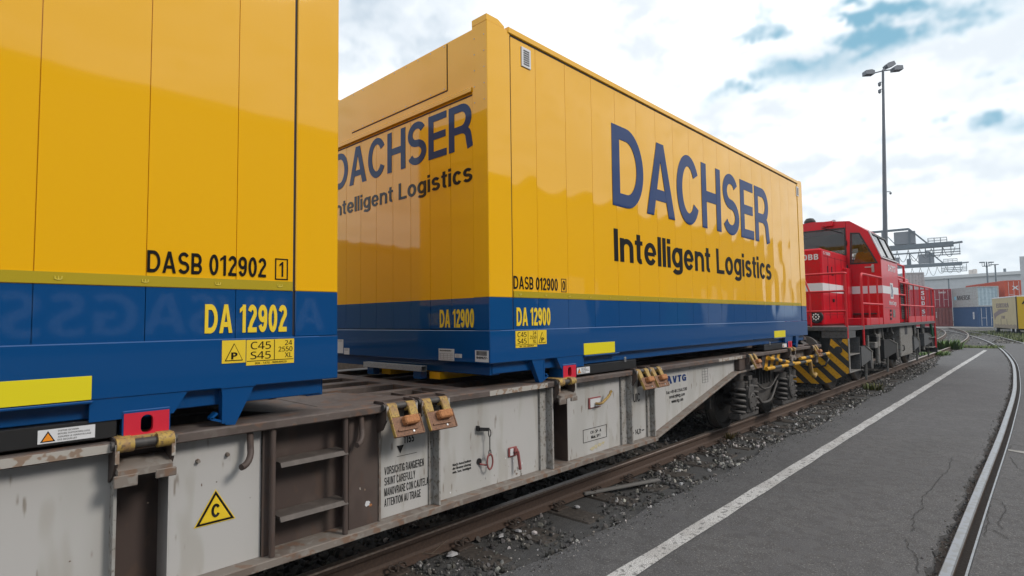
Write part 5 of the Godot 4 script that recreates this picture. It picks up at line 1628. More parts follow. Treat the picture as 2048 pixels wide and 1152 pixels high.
func make_driver() -> void:
	var t := thing("person", "driver in orange vest seated behind the red locomotive's door window", "person", P(-3.34, 2.36, 17.1))
	var c := P(-3.33, 0, 17.0)
	var q := func(x: float, y: float, s: float) -> Vector3: return c + Vector3(x, y, -s)
	var hip: Vector3 = q.call(0, 2.90, 0.12)
	var chest: Vector3 = q.call(0, 3.24, 0.06)
	var neck: Vector3 = q.call(0, 3.46, 0.02)
	var torso := [[hip, chest, 0.145, 0.155], [q.call(-0.14, 3.36, 0.05), q.call(0.14, 3.36, 0.05), 0.075, 0.075]]
	var arms := []
	var legs := []
	var hands := []
	for sd in [-1.0, 1.0]:
		var sh: Vector3 = q.call(0.18 * sd, 3.36, 0.05)
		var el: Vector3 = q.call(0.23 * sd, 3.10, -0.06)
		var wr: Vector3 = q.call(0.15 * sd, 3.06, -0.30)
		arms.append([sh, el, 0.058, 0.045]); arms.append([el, wr, 0.044, 0.032])
		hands.append([wr, wr + Vector3(0, -0.01, 0.08), 0.030, 0.036])
		for i in 4: hands.append([wr + Vector3((i - 1.5) * 0.019, 0, 0.09), wr + Vector3((i - 1.5) * 0.021, -0.035, 0.15 - 0.008 * absf(i - 1.4)), 0.011, 0.009])
		hands.append([wr + Vector3(-0.03 * sd, 0, 0.03), wr + Vector3(-0.055 * sd, -0.02, 0.085), 0.012, 0.010])
		var hp: Vector3 = q.call(0.09 * sd, 2.86, 0.1)
		var kn: Vector3 = q.call(0.12 * sd, 2.86, -0.32)
		var ft: Vector3 = q.call(0.12 * sd, 2.44, -0.36)
		legs.append([hp, kn, 0.085, 0.062]); legs.append([kn, ft, 0.06, 0.045]); legs.append([ft, ft + Vector3(0, -0.02, 0.16), 0.045, 0.04])
	var head := [[neck - Vector3(0, 0.06, 0), q.call(0, 3.54, 0.0), 0.055, 0.055], [q.call(0, 3.63, 0.02), q.call(0, 3.65, 0.03), 0.096, 0.098], [q.call(0, 3.57, -0.03), q.call(0, 3.56, -0.04), 0.062, 0.055], [q.call(0, 3.615, -0.085), q.call(0, 3.59, -0.105), 0.012, 0.017], [q.call(-0.095, 3.61, 0.02), q.call(-0.098, 3.64, 0.02), 0.014, 0.018], [q.call(0.095, 3.61, 0.02), q.call(0.098, 3.64, 0.02), 0.014, 0.018]]
	var body := MB.new()
	nets(torso + arms + legs + head + hands, 0.019, 0.0, 0.02, body)
	var bo := obj("body", body, M.skin, t)
	var vest := MB.new()
	nets(torso + arms, 0.024, 0.016, 0.03, vest)
	obj("jacket", vest, M.orange_vest, bo)
	var tr := MB.new()
	nets(legs, 0.024, 0.012, 0.03, tr)
	obj("trousers", tr, M.trouser, bo)
	var hr := MB.new()
	nets([[q.call(0, 3.68, 0.045), q.call(0, 3.66, 0.065), 0.098, 0.095]], 0.016, 0.0, 0.02, hr)
	obj("hair", hr, M.hair, bo)
	var ey := MB.new()
	for sd in [-1.0, 1.0]: ey.lathe(q.call(0.034 * sd, 3.635, -0.07), Vector3.BACK, [Vector2(0, 0.011), Vector2(0.006, 0.008), Vector2(0.008, 0)], 8)
	ey.box(c.x - 0.025, c.x + 0.025, 3.54, 3.548, 17.0 - 0.100, 17.0 - 0.085)
	obj("face_features", ey, M.hair, bo)

# ---------------------------------------------------------------- ground and tracks
func near_x(s: float) -> float:
	return AX - (pow(maxf(s - 34.0, 0.0), 2.0) / 580.0)

const BEND := [[-14.0, -0.585], [-5.0, -0.585], [6.0, -0.58], [12.0, -0.565], [18.9, -0.64], [29.0, -1.05], [42.4, -2.18], [55.4, -3.9], [70.0, -6.4], [86.0, -9.9]]
func bend_x(s: float) -> float:
	for i in BEND.size() - 1:
		if s <= BEND[i + 1][0] or i == BEND.size() - 2:
			var p0: Array = BEND[maxi(i - 1, 0)]
			var p1: Array = BEND[i]
			var p2: Array = BEND[i + 1]
			var p3: Array = BEND[mini(i + 2, BEND.size() - 1)]
			var h: float = p2[0] - p1[0]
			var m1: float = (p2[1] - p0[1]) / maxf(p2[0] - p0[0], 1e-3)
			var m2: float = (p3[1] - p1[1]) / maxf(p3[0] - p1[0], 1e-3)
			var t: float = (s - p1[0]) / h
			return (2 * t * t * t - 3 * t * t + 1) * p1[1] + (t * t * t - 2 * t * t + t) * h * m1 + (-2 * t * t * t + 3 * t * t) * p2[1] + (t * t * t - t * t) * h * m2
	return 0.0

func sweep(b: MB, prof: Array, fx: Callable, off: float, y: float, s0: float, s1: float, step: float, closed := true) -> void:
	var n := int((s1 - s0) / step)
	for i in n:
		var a := s0 + i * step
		var c := a + step
		for k in (prof.size() if closed else prof.size() - 1):
			var p: Vector2 = prof[k]
			var q: Vector2 = prof[(k + 1) % prof.size()]
			var e := (q - p).normalized()
			var nn := Vector3(e.y, -e.x, 0)
			b.quad(P(fx.call(a) + off + p.x, y + p.y, a), P(fx.call(a) + off + q.x, y + q.y, a), P(fx.call(c) + off + q.x, y + q.y, c), P(fx.call(c) + off + p.x, y + p.y, c), nn)

const RAIL := [Vector2(-0.075, -0.172), Vector2(0.075, -0.172), Vector2(0.075, -0.158), Vector2(0.02, -0.138), Vector2(0.0085, -0.12), Vector2(0.0085, -0.06), Vector2(0.016, -0.044), Vector2(0.036, -0.036), Vector2(0.036, -0.012), Vector2(0.028, -0.002), Vector2(-0.028, -0.002), Vector2(-0.036, -0.012), Vector2(-0.036, -0.036), Vector2(-0.016, -0.044), Vector2(-0.0085, -0.06), Vector2(-0.0085, -0.12), Vector2(-0.02, -0.138), Vector2(-0.075, -0.158)]
const HEAD := [Vector2(0.0365, -0.012), Vector2(0.0285, -0.0015), Vector2(-0.0285, -0.0015), Vector2(-0.0365, -0.012)]

func asphalt_left(s: float) -> float:
	return -2.80 + 0.05 * sin(s * 1.7) * sin(s * 0.43 + 1.0) - 0.5 * smoothstep(22.0, 31.0, s) + 0.02 * sin(s * 6.1)

func make_ground() -> void:
	var g := MB.new()
	var ring := [-700.0, -60.0, 0.0, 60.0, 160.0, 700.0]
	for i in 5:
		for j in 5:
			g.quad(Vector3(ring[i], -0.10, ring[j] - 100), Vector3(ring[i + 1], -0.10, ring[j] - 100), Vector3(ring[i + 1], -0.10, ring[j + 1] - 100), Vector3(ring[i], -0.10, ring[j + 1] - 100), Vector3.UP)
	structure(obj("ground", g, M.ground))
	# asphalt apron in two sheets either side of the sunk rail
	var rn := FastNoiseLite.new()
	rn.seed = 5
	rn.frequency = 0.35
	rn.fractal_octaves = 3
	var a := MB.new()
	a.colored = true
	var strip := func(xl: Callable, xr: Callable, s0: float, s1: float, ds: float, n: int) -> void:
		var k := int((s1 - s0) / ds)
		for i in k:
			for j in n:
				var q := []
				for e in [[i, j], [i, j + 1], [i + 1, j + 1], [i + 1, j]]:
					var s: float = s0 + e[0] * ds
					var x: float = lerpf(xl.call(s), xr.call(s), float(e[1]) / n)
					q.append(P(x, 0.004 * rn.get_noise_2d(x * 2.0, s * 2.0) - 0.002, s))
				var qc := []
				for p in q:
					var v: float = 1.0 + 0.22 * rn.get_noise_2d(p.x * 1.1 + 40.0, p.z * 0.7) + 0.10 * rn.get_noise_2d(p.x * 5.0, p.z * 4.0 + 9.0)
					# one relaid patch with an edge of its own beside the track
					if p.x < -2.25 + 0.12 * sin(p.z * 2.0) and -p.z > 5.2 + 0.5 * p.x * 0.2 and -p.z < 6.35: v *= 0.93
					qc.append(Color(v, v, v))
				for tr in [[0, 1, 2], [0, 2, 3]]:
					var o: Array = [tr[0], tr[2], tr[1]] if (q[tr[1]] - q[tr[0]]).cross(q[tr[2]] - q[tr[0]]).y > 0 else tr
					for m in o:
						a.col = qc[m]
						a.put(q[m], Vector3.UP)
			var s := s0 + i * ds
			a.col = Color(0.8, 0.8, 0.8)
			for f in [xl, xr]:
				var sg := -1.0 if f == xl else 1.0
				a.face(P(f.call(s), -0.002, s), P(f.call(s + ds), -0.002, s + ds), P(f.call(s + ds) + sg * 0.03, -0.09, s + ds), P(f.call(s) + sg * 0.03, -0.09, s), Vector3(sg, 0.3, 0))
	strip.call(asphalt_left, func(s: float) -> float: return bend_x(s) - 0.10 - 0.022 * sin(s * 4.3) * sin(s * 1.9) - 0.012 * sin(s * 17.0) - 0.010 * sin(s * 31.0 + 1.0), -4.0, 38.2, 0.1, 12)
	strip.call(func(s: float) -> float: return bend_x(s) + 0.115, func(s: float) -> float: return 14.6, -12.0, 45.0, 0.5, 16)
	structure(obj("asphalt_apron", a, M.asphalt))
	var gv := MB.new()
	sweep(gv, [Vector2(0.13, -0.06), Vector2(-0.13, -0.035)], func(s: float) -> float: return bend_x(s), 0.0, 0.0, -6.0, 46.0, 0.5, false)
	structure(obj("rail_groove", gv, M.groove))
	# painted line
	var ln := MB.new()
	for i in 80:
		var s := -4.0 + i * 0.5
		var w := func(q: float) -> float: return 0.006 * sin(q * 5.0) + 0.004 * sin(q * 13.0)
		ln.quad(P(-2.288 + w.call(s), 0.0055, s), P(-2.146 + w.call(s + 3.0), 0.0055, s), P(-2.146 + w.call(s + 3.5), 0.0055, s + 0.5), P(-2.288 + w.call(s + 0.5), 0.0055, s + 0.5), Vector3.UP)
	structure(obj("painted_line", ln, M.line))
	# cracks
	var cr := [[-0.936, 8.963, -0.885, 8.234, -0.927, 7.747, -0.929, 7.149, -0.957, 6.771, -0.904, 6.419, -0.93, 6.105, -0.903, 5.861, -0.866, 5.647], [-0.887, 5.455, -0.846, 5.274, -0.793, 5.168, -0.747, 5.017, -0.726, 4.771], [-0.504, 7.339, -0.449, 7.174, -0.386, 7.107, -0.339, 6.841, -0.378, 6.456, -0.34, 6.174], [-0.463, 6.157, -0.397, 6.153, -0.356, 6.1, -0.289, 5.986, -0.1, 6.022], [-0.46, 7.032, -0.462, 6.726, -0.44, 6.258, -0.44, 5.892], [-0.44, 9.956, -0.396, 10.339, -0.2, 10.1], [-0.407, 9.415, -0.333, 8.83, -0.2, 8.533]]
	var ck := MB.new()
	for c in cr:
		var pts := []
		for i in range(0, c.size() - 2, 2):
			for k in 6:
				var f := k / 6.0
				pts.append(Vector2(lerpf(c[i], c[i + 2], f) + rng.randf_range(-0.012, 0.012), lerpf(c[i + 1], c[i + 3], f) + rng.randf_range(-0.012, 0.012)))
		for i in pts.size() - 1:
			var d: Vector2 = (pts[i + 1] - pts[i]).normalized()
			var nrm := Vector2(-d.y, d.x)
			var w0 := 0.0022 * (0.5 + 0.9 * absf(sin(i * 1.3)))
			var w1 := 0.0022 * (0.5 + 0.9 * absf(sin((i + 1) * 1.3)))
			var p0: Vector2 = pts[i] + nrm * w0
			var p1: Vector2 = pts[i + 1] + nrm * w1
			var p2: Vector2 = pts[i + 1] - nrm * w1
			var p3: Vector2 = pts[i] - nrm * w0
			ck.quad(P(p0.x, 0.0045, p0.y), P(p1.x, 0.0045, p1.y), P(p2.x, 0.0045, p2.y), P(p3.x, 0.0045, p3.y), Vector3.UP)
	structure(obj("asphalt_cracks", ck, M.crack))
	structure(obj("drain_cover", MB.new().ext(pv([-0.44, 9.80, -0.1, 9.64, -0.1, 9.82, -0.44, 9.90]), P(0, -0.01, 0), Vector3.RIGHT, Vector3.FORWARD, Vector3.UP * 0.016), M.concrete))
	# ballast bed
	var bb := MB.new()
	for i in 50:
		var s := -12.0 + i * 2.0
		var x0 := near_x(s)
		var x1 := near_x(s + 2.0)
		bb.quad(P(x0 - 45.0, -0.075, s), P(x0 + 0.5, -0.055, s), P(x1 + 0.5, -0.055, s + 2), P(x1 - 45.0, -0.075, s + 2), Vector3.UP)
		bb.quad(P(x0 + 0.5, -0.055, s), P(maxf(-2.6, x0 + 0.9), -0.048, s), P(maxf(-2.6, x1 + 0.9), -0.048, s + 2), P(x1 + 0.5, -0.055, s + 2), Vector3.UP)
	structure(obj("ballast_bed", bb, M.dirt))
	# near track
	var tk := Node3D.new()
	tk.name = "railway_track"
	add_child(tk)
	structure(tk)
	var slm := MB.new().box(-1.3, 1.3, -0.17, -0.038, -0.13, 0.13, 0.012).mesh()
	slm.surface_set_material(0, M.sleeper)
	var cl := MB.new()
	cl.box(0.055, 0.16, -0.040, -0.022, -0.08, 0.08, 0.004)
	for e in [-0.045, 0.045]:
		var pts := []
		for i in 12:
			var t := i / 11.0 * 5.6
			pts.append(Vector3(0.105 + 0.026 * cos(t), -0.002 + 0.022 * sin(t * 0.5), e + 0.026 * sin(t)))
		cl.tube(pts, 0.008, 6)
	cl.lathe(Vector3(0.105, -0.025, 0), Vector3.UP, [Vector2(0, 0.016), Vector2(0.05, 0.016), Vector2(0.055, 0.0)], 6)
	var clm := cl.mesh()
	clm.surface_set_material(0, M.clip)
	for i in 76:
		var s := -5.0 + i * 0.62
		var o := mesh_obj("sleeper", slm, tk)
		o.position = P(near_x(s), 0, s)
		for e in [0.7525, -0.7525]:
			if i > 50 and e < 0: continue
			var k := mesh_obj("rail_clip", clm, tk)
			k.position = P(near_x(s) + e, 0, s)
			k.rotation.y = 0.0 if e > 0 else PI
	for e in [0.7525, -0.7525]:
		var r := MB.new()
		sweep(r, RAIL, near_x, e, RT, -12.0, 34.0, 46.0)
		sweep(r, RAIL, near_x, e, RT, 34.0, 94.0, 1.5)
		var ro := obj("rail", r, M.rail, tk)
		var h := MB.new()
		sweep(h, HEAD, near_x, e, RT + 0.0006, -12.0, 34.0, 46.0, false)
		sweep(h, HEAD, near_x, e, RT + 0.0006, 34.0, 94.0, 1.5, false)
		obj("rail_head", h, M.rail_head, ro)
	# sunk curving track in the apron
	var t2 := Node3D.new()
	t2.name = "curved_track"
	add_child(t2)
	structure(t2)
	for e in [0.0, 1.5]:
		var r := MB.new()
		sweep(r, RAIL, bend_x, e, 0.014, -10.0, 86.0, 0.6)
		var ro := obj("rail", r, M.rail, t2)
		var h := MB.new()
		sweep(h, HEAD, bend_x, e, 0.0146, -10.0, 86.0, 0.6, false)
		obj("rail_head", h, M.rail_shiny, ro)
	var gd := MB.new()
	sweep(gd, [Vector2(0.098, -0.06), Vector2(0.112, -0.06), Vector2(0.112, 0.006), Vector2(0.098, 0.006)], bend_x, 0.0, 0.0, -10.0, 40.0, 0.5)
	obj("guard_strip", gd, M.rail_shiny, t2)

func stone_mesh(sd: int) -> ArrayMesh:
	var r := RandomNumberGenerator.new()
	r.seed = sd
	var b := MB.new()
	b.colored = true
	var top := Vector3(r.randf_range(-0.2, 0.2), r.randf_range(0.7, 1.0), r.randf_range(-0.2, 0.2))
	var bot := Vector3(0, -0.8, 0)
	var u := []
	var l := []
	for i in 6:
		var a := TAU * (i + r.randf_range(-0.25, 0.25)) / 6.0
		u.append(Vector3(cos(a) * r.randf_range(0.5, 0.9), r.randf_range(0.25, 0.6), sin(a) * r.randf_range(0.5, 0.9)))
		l.append(Vector3(cos(a) * r.randf_range(0.8, 1.15), r.randf_range(-0.4, 0.0), sin(a) * r.randf_range(0.8, 1.15)))
	for i in 6:
		var j := (i + 1) % 6
		for tr in [[top, u[i], u[j]], [u[i], l[i], l[j]], [u[i], l[j], u[j]], [l[i], bot, l[j]]]:
			var nn: Vector3 = (tr[1] - tr[0]).cross(tr[2] - tr[0]).normalized()
			if nn.dot(tr[0] + tr[1] + tr[2]) < 0: nn = -nn
			b.tri(tr[0], tr[1], tr[2], nn)
	var m := b.mesh()
	m.surface_set_material(0, M.stone)
	return m

func make_stones() -> void:
	var r := RandomNumberGenerator.new()
	r.seed = 31
	var set := [[], [], []]
	var put := func(x: float, y: float, s: float, size: float, pale: float) -> void:
		var bs := Basis.from_euler(Vector3(r.randf() * TAU, r.randf() * TAU, r.randf() * TAU)) * Basis.from_scale(Vector3(size * r.randf_range(0.8, 1.3), size * r.randf_range(0.5, 0.9), size))
		var v := r.randf_range(0.035, 0.11)
		if r.randf() < pale: v = r.randf_range(0.20, 0.42)
		var c := Color(v * r.randf_range(0.98, 1.1), v, v * r.randf_range(0.88, 1.04))
		set[r.randi() % 3].append([Transform3D(bs, P(x, y, s)), c])
	# between and beyond the rails
	for i in 15000:
		var s := -1.0 + 42.0 * pow(r.randf(), 1.6)
		put.call(near_x(s) + r.randf_range(-1.55, 0.68), r.randf_range(-0.06, -0.02), s, r.randf_range(0.018, 0.036), 0.05)
	# strip between rail and apron: clusters with bare soil between
	var cn := FastNoiseLite.new()
	cn.seed = 6
	cn.frequency = 0.9
	for i in 15000:
		var s := 0.8 + 38.0 * pow(r.randf(), 1.7)
		var f := r.randf()
		var edge := asphalt_left(s)
		var x := lerpf(near_x(s) + 0.84, edge + 0.04, pow(f, 1.3))
		var cl := cn.get_noise_2d(x * 2.2, s * 1.1)
		if cl < r.randf_range(-0.25, 0.25): continue
		var grow := smoothstep(4.0, 7.0, s)
		var small := r.randf() > 0.25 + 0.6 * grow
		put.call(x, r.randf_range(-0.05, -0.028) + 0.03 * smoothstep(0.8, 1.0, f), s, r.randf_range(0.004, 0.011) if small else r.randf_range(0.014, 0.030), 0.13 + 0.12 * grow)
	for i in 900:
		var s := 0.8 + 12.0 * pow(r.randf(), 1.5)
		put.call(asphalt_left(s) + absf(r.randfn(0.0, 0.12)), 0.0035, s, r.randf_range(0.003, 0.008), 0.3)
	# crumbled joint left of the sunk rail
	for i in 1500:
		var s := 2.0 + 26.0 * pow(r.randf(), 1.6)
		put.call(bend_x(s) - r.randf_range(0.04, 0.16), r.randf_range(-0.03, 0.0), s, r.randf_range(0.004, 0.013), 0.04)
	for i in 3000:
		var s := 37.0 + 45.0 * r.randf()
		put.call(near_x(s) + r.randf_range(-2.0, 4.0), -0.075, s, r.randf_range(0.03, 0.06), 0.3)
	for k in 3:
		var mm := MultiMesh.new()
		mm.transform_format = MultiMesh.TRANSFORM_3D
		mm.use_colors = true
		mm.mesh = stone_mesh(100 + k)
		mm.instance_count = set[k].size()
		for i in set[k].size():
			mm.set_instance_transform(i, set[k][i][0])
			mm.set_instance_color(i, set[k][i][1])
		var o := MultiMeshInstance3D.new()
		o.name = numbered(self, "ballast_stones")
		o.multimesh = mm
		add_child(o, true)
		stuff(o, ["loose grey ballast stones along the near track", "dark crushed ballast scattered round the near rails", "mixed grey and pale gravel beside the rail"][k], "gravel")
	# larger pale stones one can pick out beside the rail
	var spots := [[-3.415, 2.905, 0.040, "long pale flat stone lying on the gravel nearest the camera"], [-3.62, 3.27, 0.036, "pale rounded stone beside the rail clip near the twig"], [-3.39, 3.42, 0.030, "small pale double stone at the asphalt edge"], [-3.37, 3.60, 0.028, "pale grey stone farthest onto the asphalt edge"], [-3.70, 2.72, 0.024, "bluish stone by the rail near the lower picture edge"], [-3.36, 4.42, 0.030, "pale pebble halfway along the rail strip"]]
	for q in spots:
		var m: ArrayMesh = stone_mesh(int(q[1] * 100))
		m.surface_set_material(0, flat(lin(0.36, 0.36, 0.375), 0.85))
		var o := mesh_obj("stone", m, self)
		o.transform = Transform3D(Basis(Vector3.UP, q[1] * 7.0) * Basis.from_scale(Vector3(q[2] * 1.5, q[2] * 0.55, q[2])), P(q[0], -0.022, q[1]))
		tag(o, q[3], "stone", "larger pale stones beside the rail")
	var tw := MB.new()
	tw.tube([P(-3.72, -0.02, 2.55), P(-3.60, 0.0, 2.70), P(-3.42, 0.0, 2.82)], 0.003, 5)
	tw.tube([P(-3.60, 0.0, 2.70), P(-3.66, 0.03, 2.95), P(-3.62, 0.02, 3.15)], 0.0022, 5)
	tw.tube([P(-3.50, 0.0, 2.77), P(-3.58, 0.02, 3.0), P(-3.60, 0.0, 3.2)], 0.002, 5)
	tag(obj("twig", tw, flat(lin(0.16, 0.13, 0.10), 0.9)), "dry forked twig lying across gravel beside the rail", "twig")
	var st := MB.new()
	st.bar(P(-3.52, -0.01, 4.75), P(-3.16, 0.01, 5.65), 0.05, 0.03, Vector3.UP, 0.008)
	tag(obj("timber_batten", st, flat(lin(0.15, 0.145, 0.14), 0.9)), "weathered grey batten lying between rail and asphalt", "batten")

func blades(b: MB, r: RandomNumberGenerator, x: float, s: float, y: float, n: int, rad: float, h: float, tone: Color) -> void:
	for i in n:
		var a := r.randf() * TAU
		var d := rad * sqrt(r.randf())
		var p := P(x + cos(a) * d, y, s + sin(a) * d)
		var lean := Vector3(cos(a + r.randf_range(-0.8, 0.8)), 0, -sin(a + r.randf_range(-0.8, 0.8))) * r.randf_range(0.15, 0.8)
		var hh := h * r.randf_range(0.45, 1.0)
		var w := hh * r.randf_range(0.05, 0.10)
		var sd := lean.cross(Vector3.UP).normalized() * w
		var k := r.randf_range(0.6, 1.35)
		b.col = Color(tone.r * k * r.randf_range(0.8, 1.3), tone.g * k, tone.b * k)
		var mid := p + Vector3.UP * hh * 0.6 + lean * hh * 0.3
		var tip := p + Vector3.UP * hh * 0.95 + lean * hh * 0.9
		var nn := lean.normalized() * -0.4 + Vector3.UP
		b.quad(p - sd, p + sd, mid + sd * 0.8, mid - sd * 0.8, nn.normalized())
		b.tri(mid - sd * 0.8, mid + sd * 0.8, tip, nn.normalized())

func make_plants() -> void:
	var r := RandomNumberGenerator.new()
	r.seed = 9
	var tufts := [
		["weed", -3.50, 8.35, 46, 0.07, 0.15, Color(0.16, 0.14, 0.05), "small yellowish weed growing beside the wagon's first wheel"],
		["weed", -3.15, 16.2, 90, 0.22, 0.20, Color(0.13, 0.15, 0.05), "low weed tuft below the locomotive's front steps"],
		["weed", -3.80, 36.6, 230, 0.62, 0.62, Color(0.11, 0.19, 0.05), "tall leafy green weed clump at the far asphalt corner"],
		["weed", -3.62, 31.0, 200, 0.6, 0.28, Color(0.12, 0.22, 0.05), "low bright green weed patch beyond the locomotive"]]
	for q in tufts:
		var b := MB.new()
		b.colored = true
		blades(b, r, q[1], q[2], -0.05, q[3], q[4], q[5], q[6])
		tag(obj(q[0], b, M.leaf), q[7], "weed")
	var gs := MB.new()
	gs.colored = true
	for i in 130:
		var s := r.randf_range(38.2, 40.2)
		blades(gs, r, r.randf_range(-3.5, -1.75), s, -0.08, 14, 0.22, r.randf_range(0.10, 0.26), Color(0.10, 0.14, 0.035))
	for i in 420:
		var s := r.randf_range(46.5, 76.0)
		blades(gs, r, lerpf(bend_x(s) + 1.9, bend_x(s) + 6.0, pow(r.randf(), 1.4)), s, -0.1, 14, 0.6, r.randf_range(0.12, 0.35), Color(0.085, 0.11, 0.03))
	for i in 130:
		var s := r.randf_range(48.0, 80.0)
		blades(gs, r, near_x(s) - r.randf_range(0.9, 3.0), s, -0.1, 12, 0.6, r.randf_range(0.10, 0.25), Color(0.11, 0.11, 0.035))
	for i in 60:
		var s := r.randf_range(60.0, 80.0)
		blades(gs, r, near_x(s) + r.randf_range(1.0, 1.8), s, -0.1, 12, 0.5, r.randf_range(0.10, 0.25), Color(0.10, 0.12, 0.035))
	stuff(obj("grass", gs, M.leaf), "rough green grass growing between the far tracks", "grass")

# ---------------------------------------------------------------- background
# a shipping container in its own frame: x along its length, z across, near corner at the origin
func corrugated(b: MB, o: Vector3, U: Vector3, N: Vector3, l: float, y0: float, y1: float, pitch: float, depth: float) -> void:
	var n := int(l / pitch)
	var w := l / n
	for i in n:
		var xs := [0.0, 0.25, 0.5, 0.75, 1.0]
		var ds := [0.0, 0.0, -depth, -depth, 0.0]
		for k in 4:
			var a: Vector3 = o + U * (w * (i + xs[k])) + N * ds[k]
			var c: Vector3 = o + U * (w * (i + xs[k + 1])) + N * ds[k + 1]
			b.face(a + Vector3.UP * y0, c + Vector3.UP * y0, c + Vector3.UP * y1, a + Vector3.UP * y1, N)

func container(at: Vector3, ang: float, L: float, H: float, m: Material, label: String, doors: bool, flat_side := false, m_end: Material = null) -> Node3D:
	# ang: direction of the length in the (x, s) plane
	var t := place("shipping_container", at, ang, label, "container", "containers stacked beyond the tracks")
	var Wd := 2.44
	if m_end == null: m_end = m
	var fr := MB.new()
	for q in [[0.0, 0.0], [L - 0.16, 0.0], [0.0, Wd - 0.16], [L - 0.16, Wd - 0.16]]: fr.obox(Vector3(q[0] + 0.08, H / 2, q[1] + 0.08), Vector3(0.08, 0, 0), Vector3(0, H / 2, 0), Vector3(0, 0, 0.08), 0.01)
	for y in [0.08, H - 0.06]:
		for z in [0.06, Wd - 0.06]: fr.obox(Vector3(L / 2, y, z), Vector3(L / 2 - 0.16, 0, 0), Vector3(0, 0.075, 0), Vector3(0, 0, 0.055))
		for x in [0.06, L - 0.06]: fr.obox(Vector3(x, y, Wd / 2), Vector3(0.055, 0, 0), Vector3(0, 0.075, 0), Vector3(0, 0, Wd / 2 - 0.16))
	obj("frame", fr, m, t)
	var sd := MB.new()
	if flat_side: sd.obox(Vector3(L / 2, H / 2, 0.04), Vector3(L / 2 - 0.16, 0, 0), Vector3(0, H / 2 - 0.14, 0), Vector3(0, 0, 0.02))
	else: corrugated(sd, Vector3(0.16, 0, 0.02), Vector3.RIGHT, Vector3.FORWARD, L - 0.32, 0.15, H - 0.13, 0.28, 0.04)
	obj("side_wall", sd, m, t)
	var s2 := MB.new()
	corrugated(s2, Vector3(0.16, 0, Wd - 0.02), Vector3.RIGHT, Vector3.BACK, L - 0.32, 0.15, H - 0.13, 0.28, 0.04)
	obj("side_wall", s2, m, t)
	obj("roof", MB.new().obox(Vector3(L / 2, H - 0.02, Wd / 2), Vector3(L / 2 - 0.1, 0, 0), Vector3(0, 0.015, 0), Vector3(0, 0, Wd / 2 - 0.1)), m, t)
	var be := MB.new()
	corrugated(be, Vector3(L - 0.03, 0, 0.16), Vector3.BACK, Vector3.RIGHT, Wd - 0.32, 0.15, H - 0.13, 0.28, 0.04)
	obj("end_wall", be, m, t)
	if doors:
		for z in [0.17, Wd / 2 + 0.01]:
			var d := obj("door", MB.new().obox(Vector3(0.05, H / 2, z + 0.515), Vector3(0.02, 0, 0), Vector3(0, H / 2 - 0.15, 0), Vector3(0, 0, 0.515)), m_end, t)
			for k in [0.25, 0.78]: obj("locking_bar", MB.new().tube([Vector3(0.015, 0.14, z + k), Vector3(0.015, H - 0.12, z + k)], 0.022, 6), M.label_white, d)
			obj("door_handle", MB.new().obox(Vector3(0.01, 1.15, z + 0.5), Vector3(0.008, 0, 0), Vector3(0, 0.02, 0), Vector3(0, 0, 0.27)), M.label_white, d)
	else:
		var fe := MB.new()
		corrugated(fe, Vector3(0.03, 0, 0.16), Vector3.BACK, Vector3.LEFT, Wd - 0.32, 0.15, H - 0.13, 0.42, 0.05)
		obj("end_wall", fe, m_end, t)
	return t

func local_text(t: Node3D, s: String, at: Vector3, turn: float, w: float, cap: float, m: Material, bold := true) -> void:
	text("lettering", s, at, turn, w, cap, m, t, bold, 0.02)

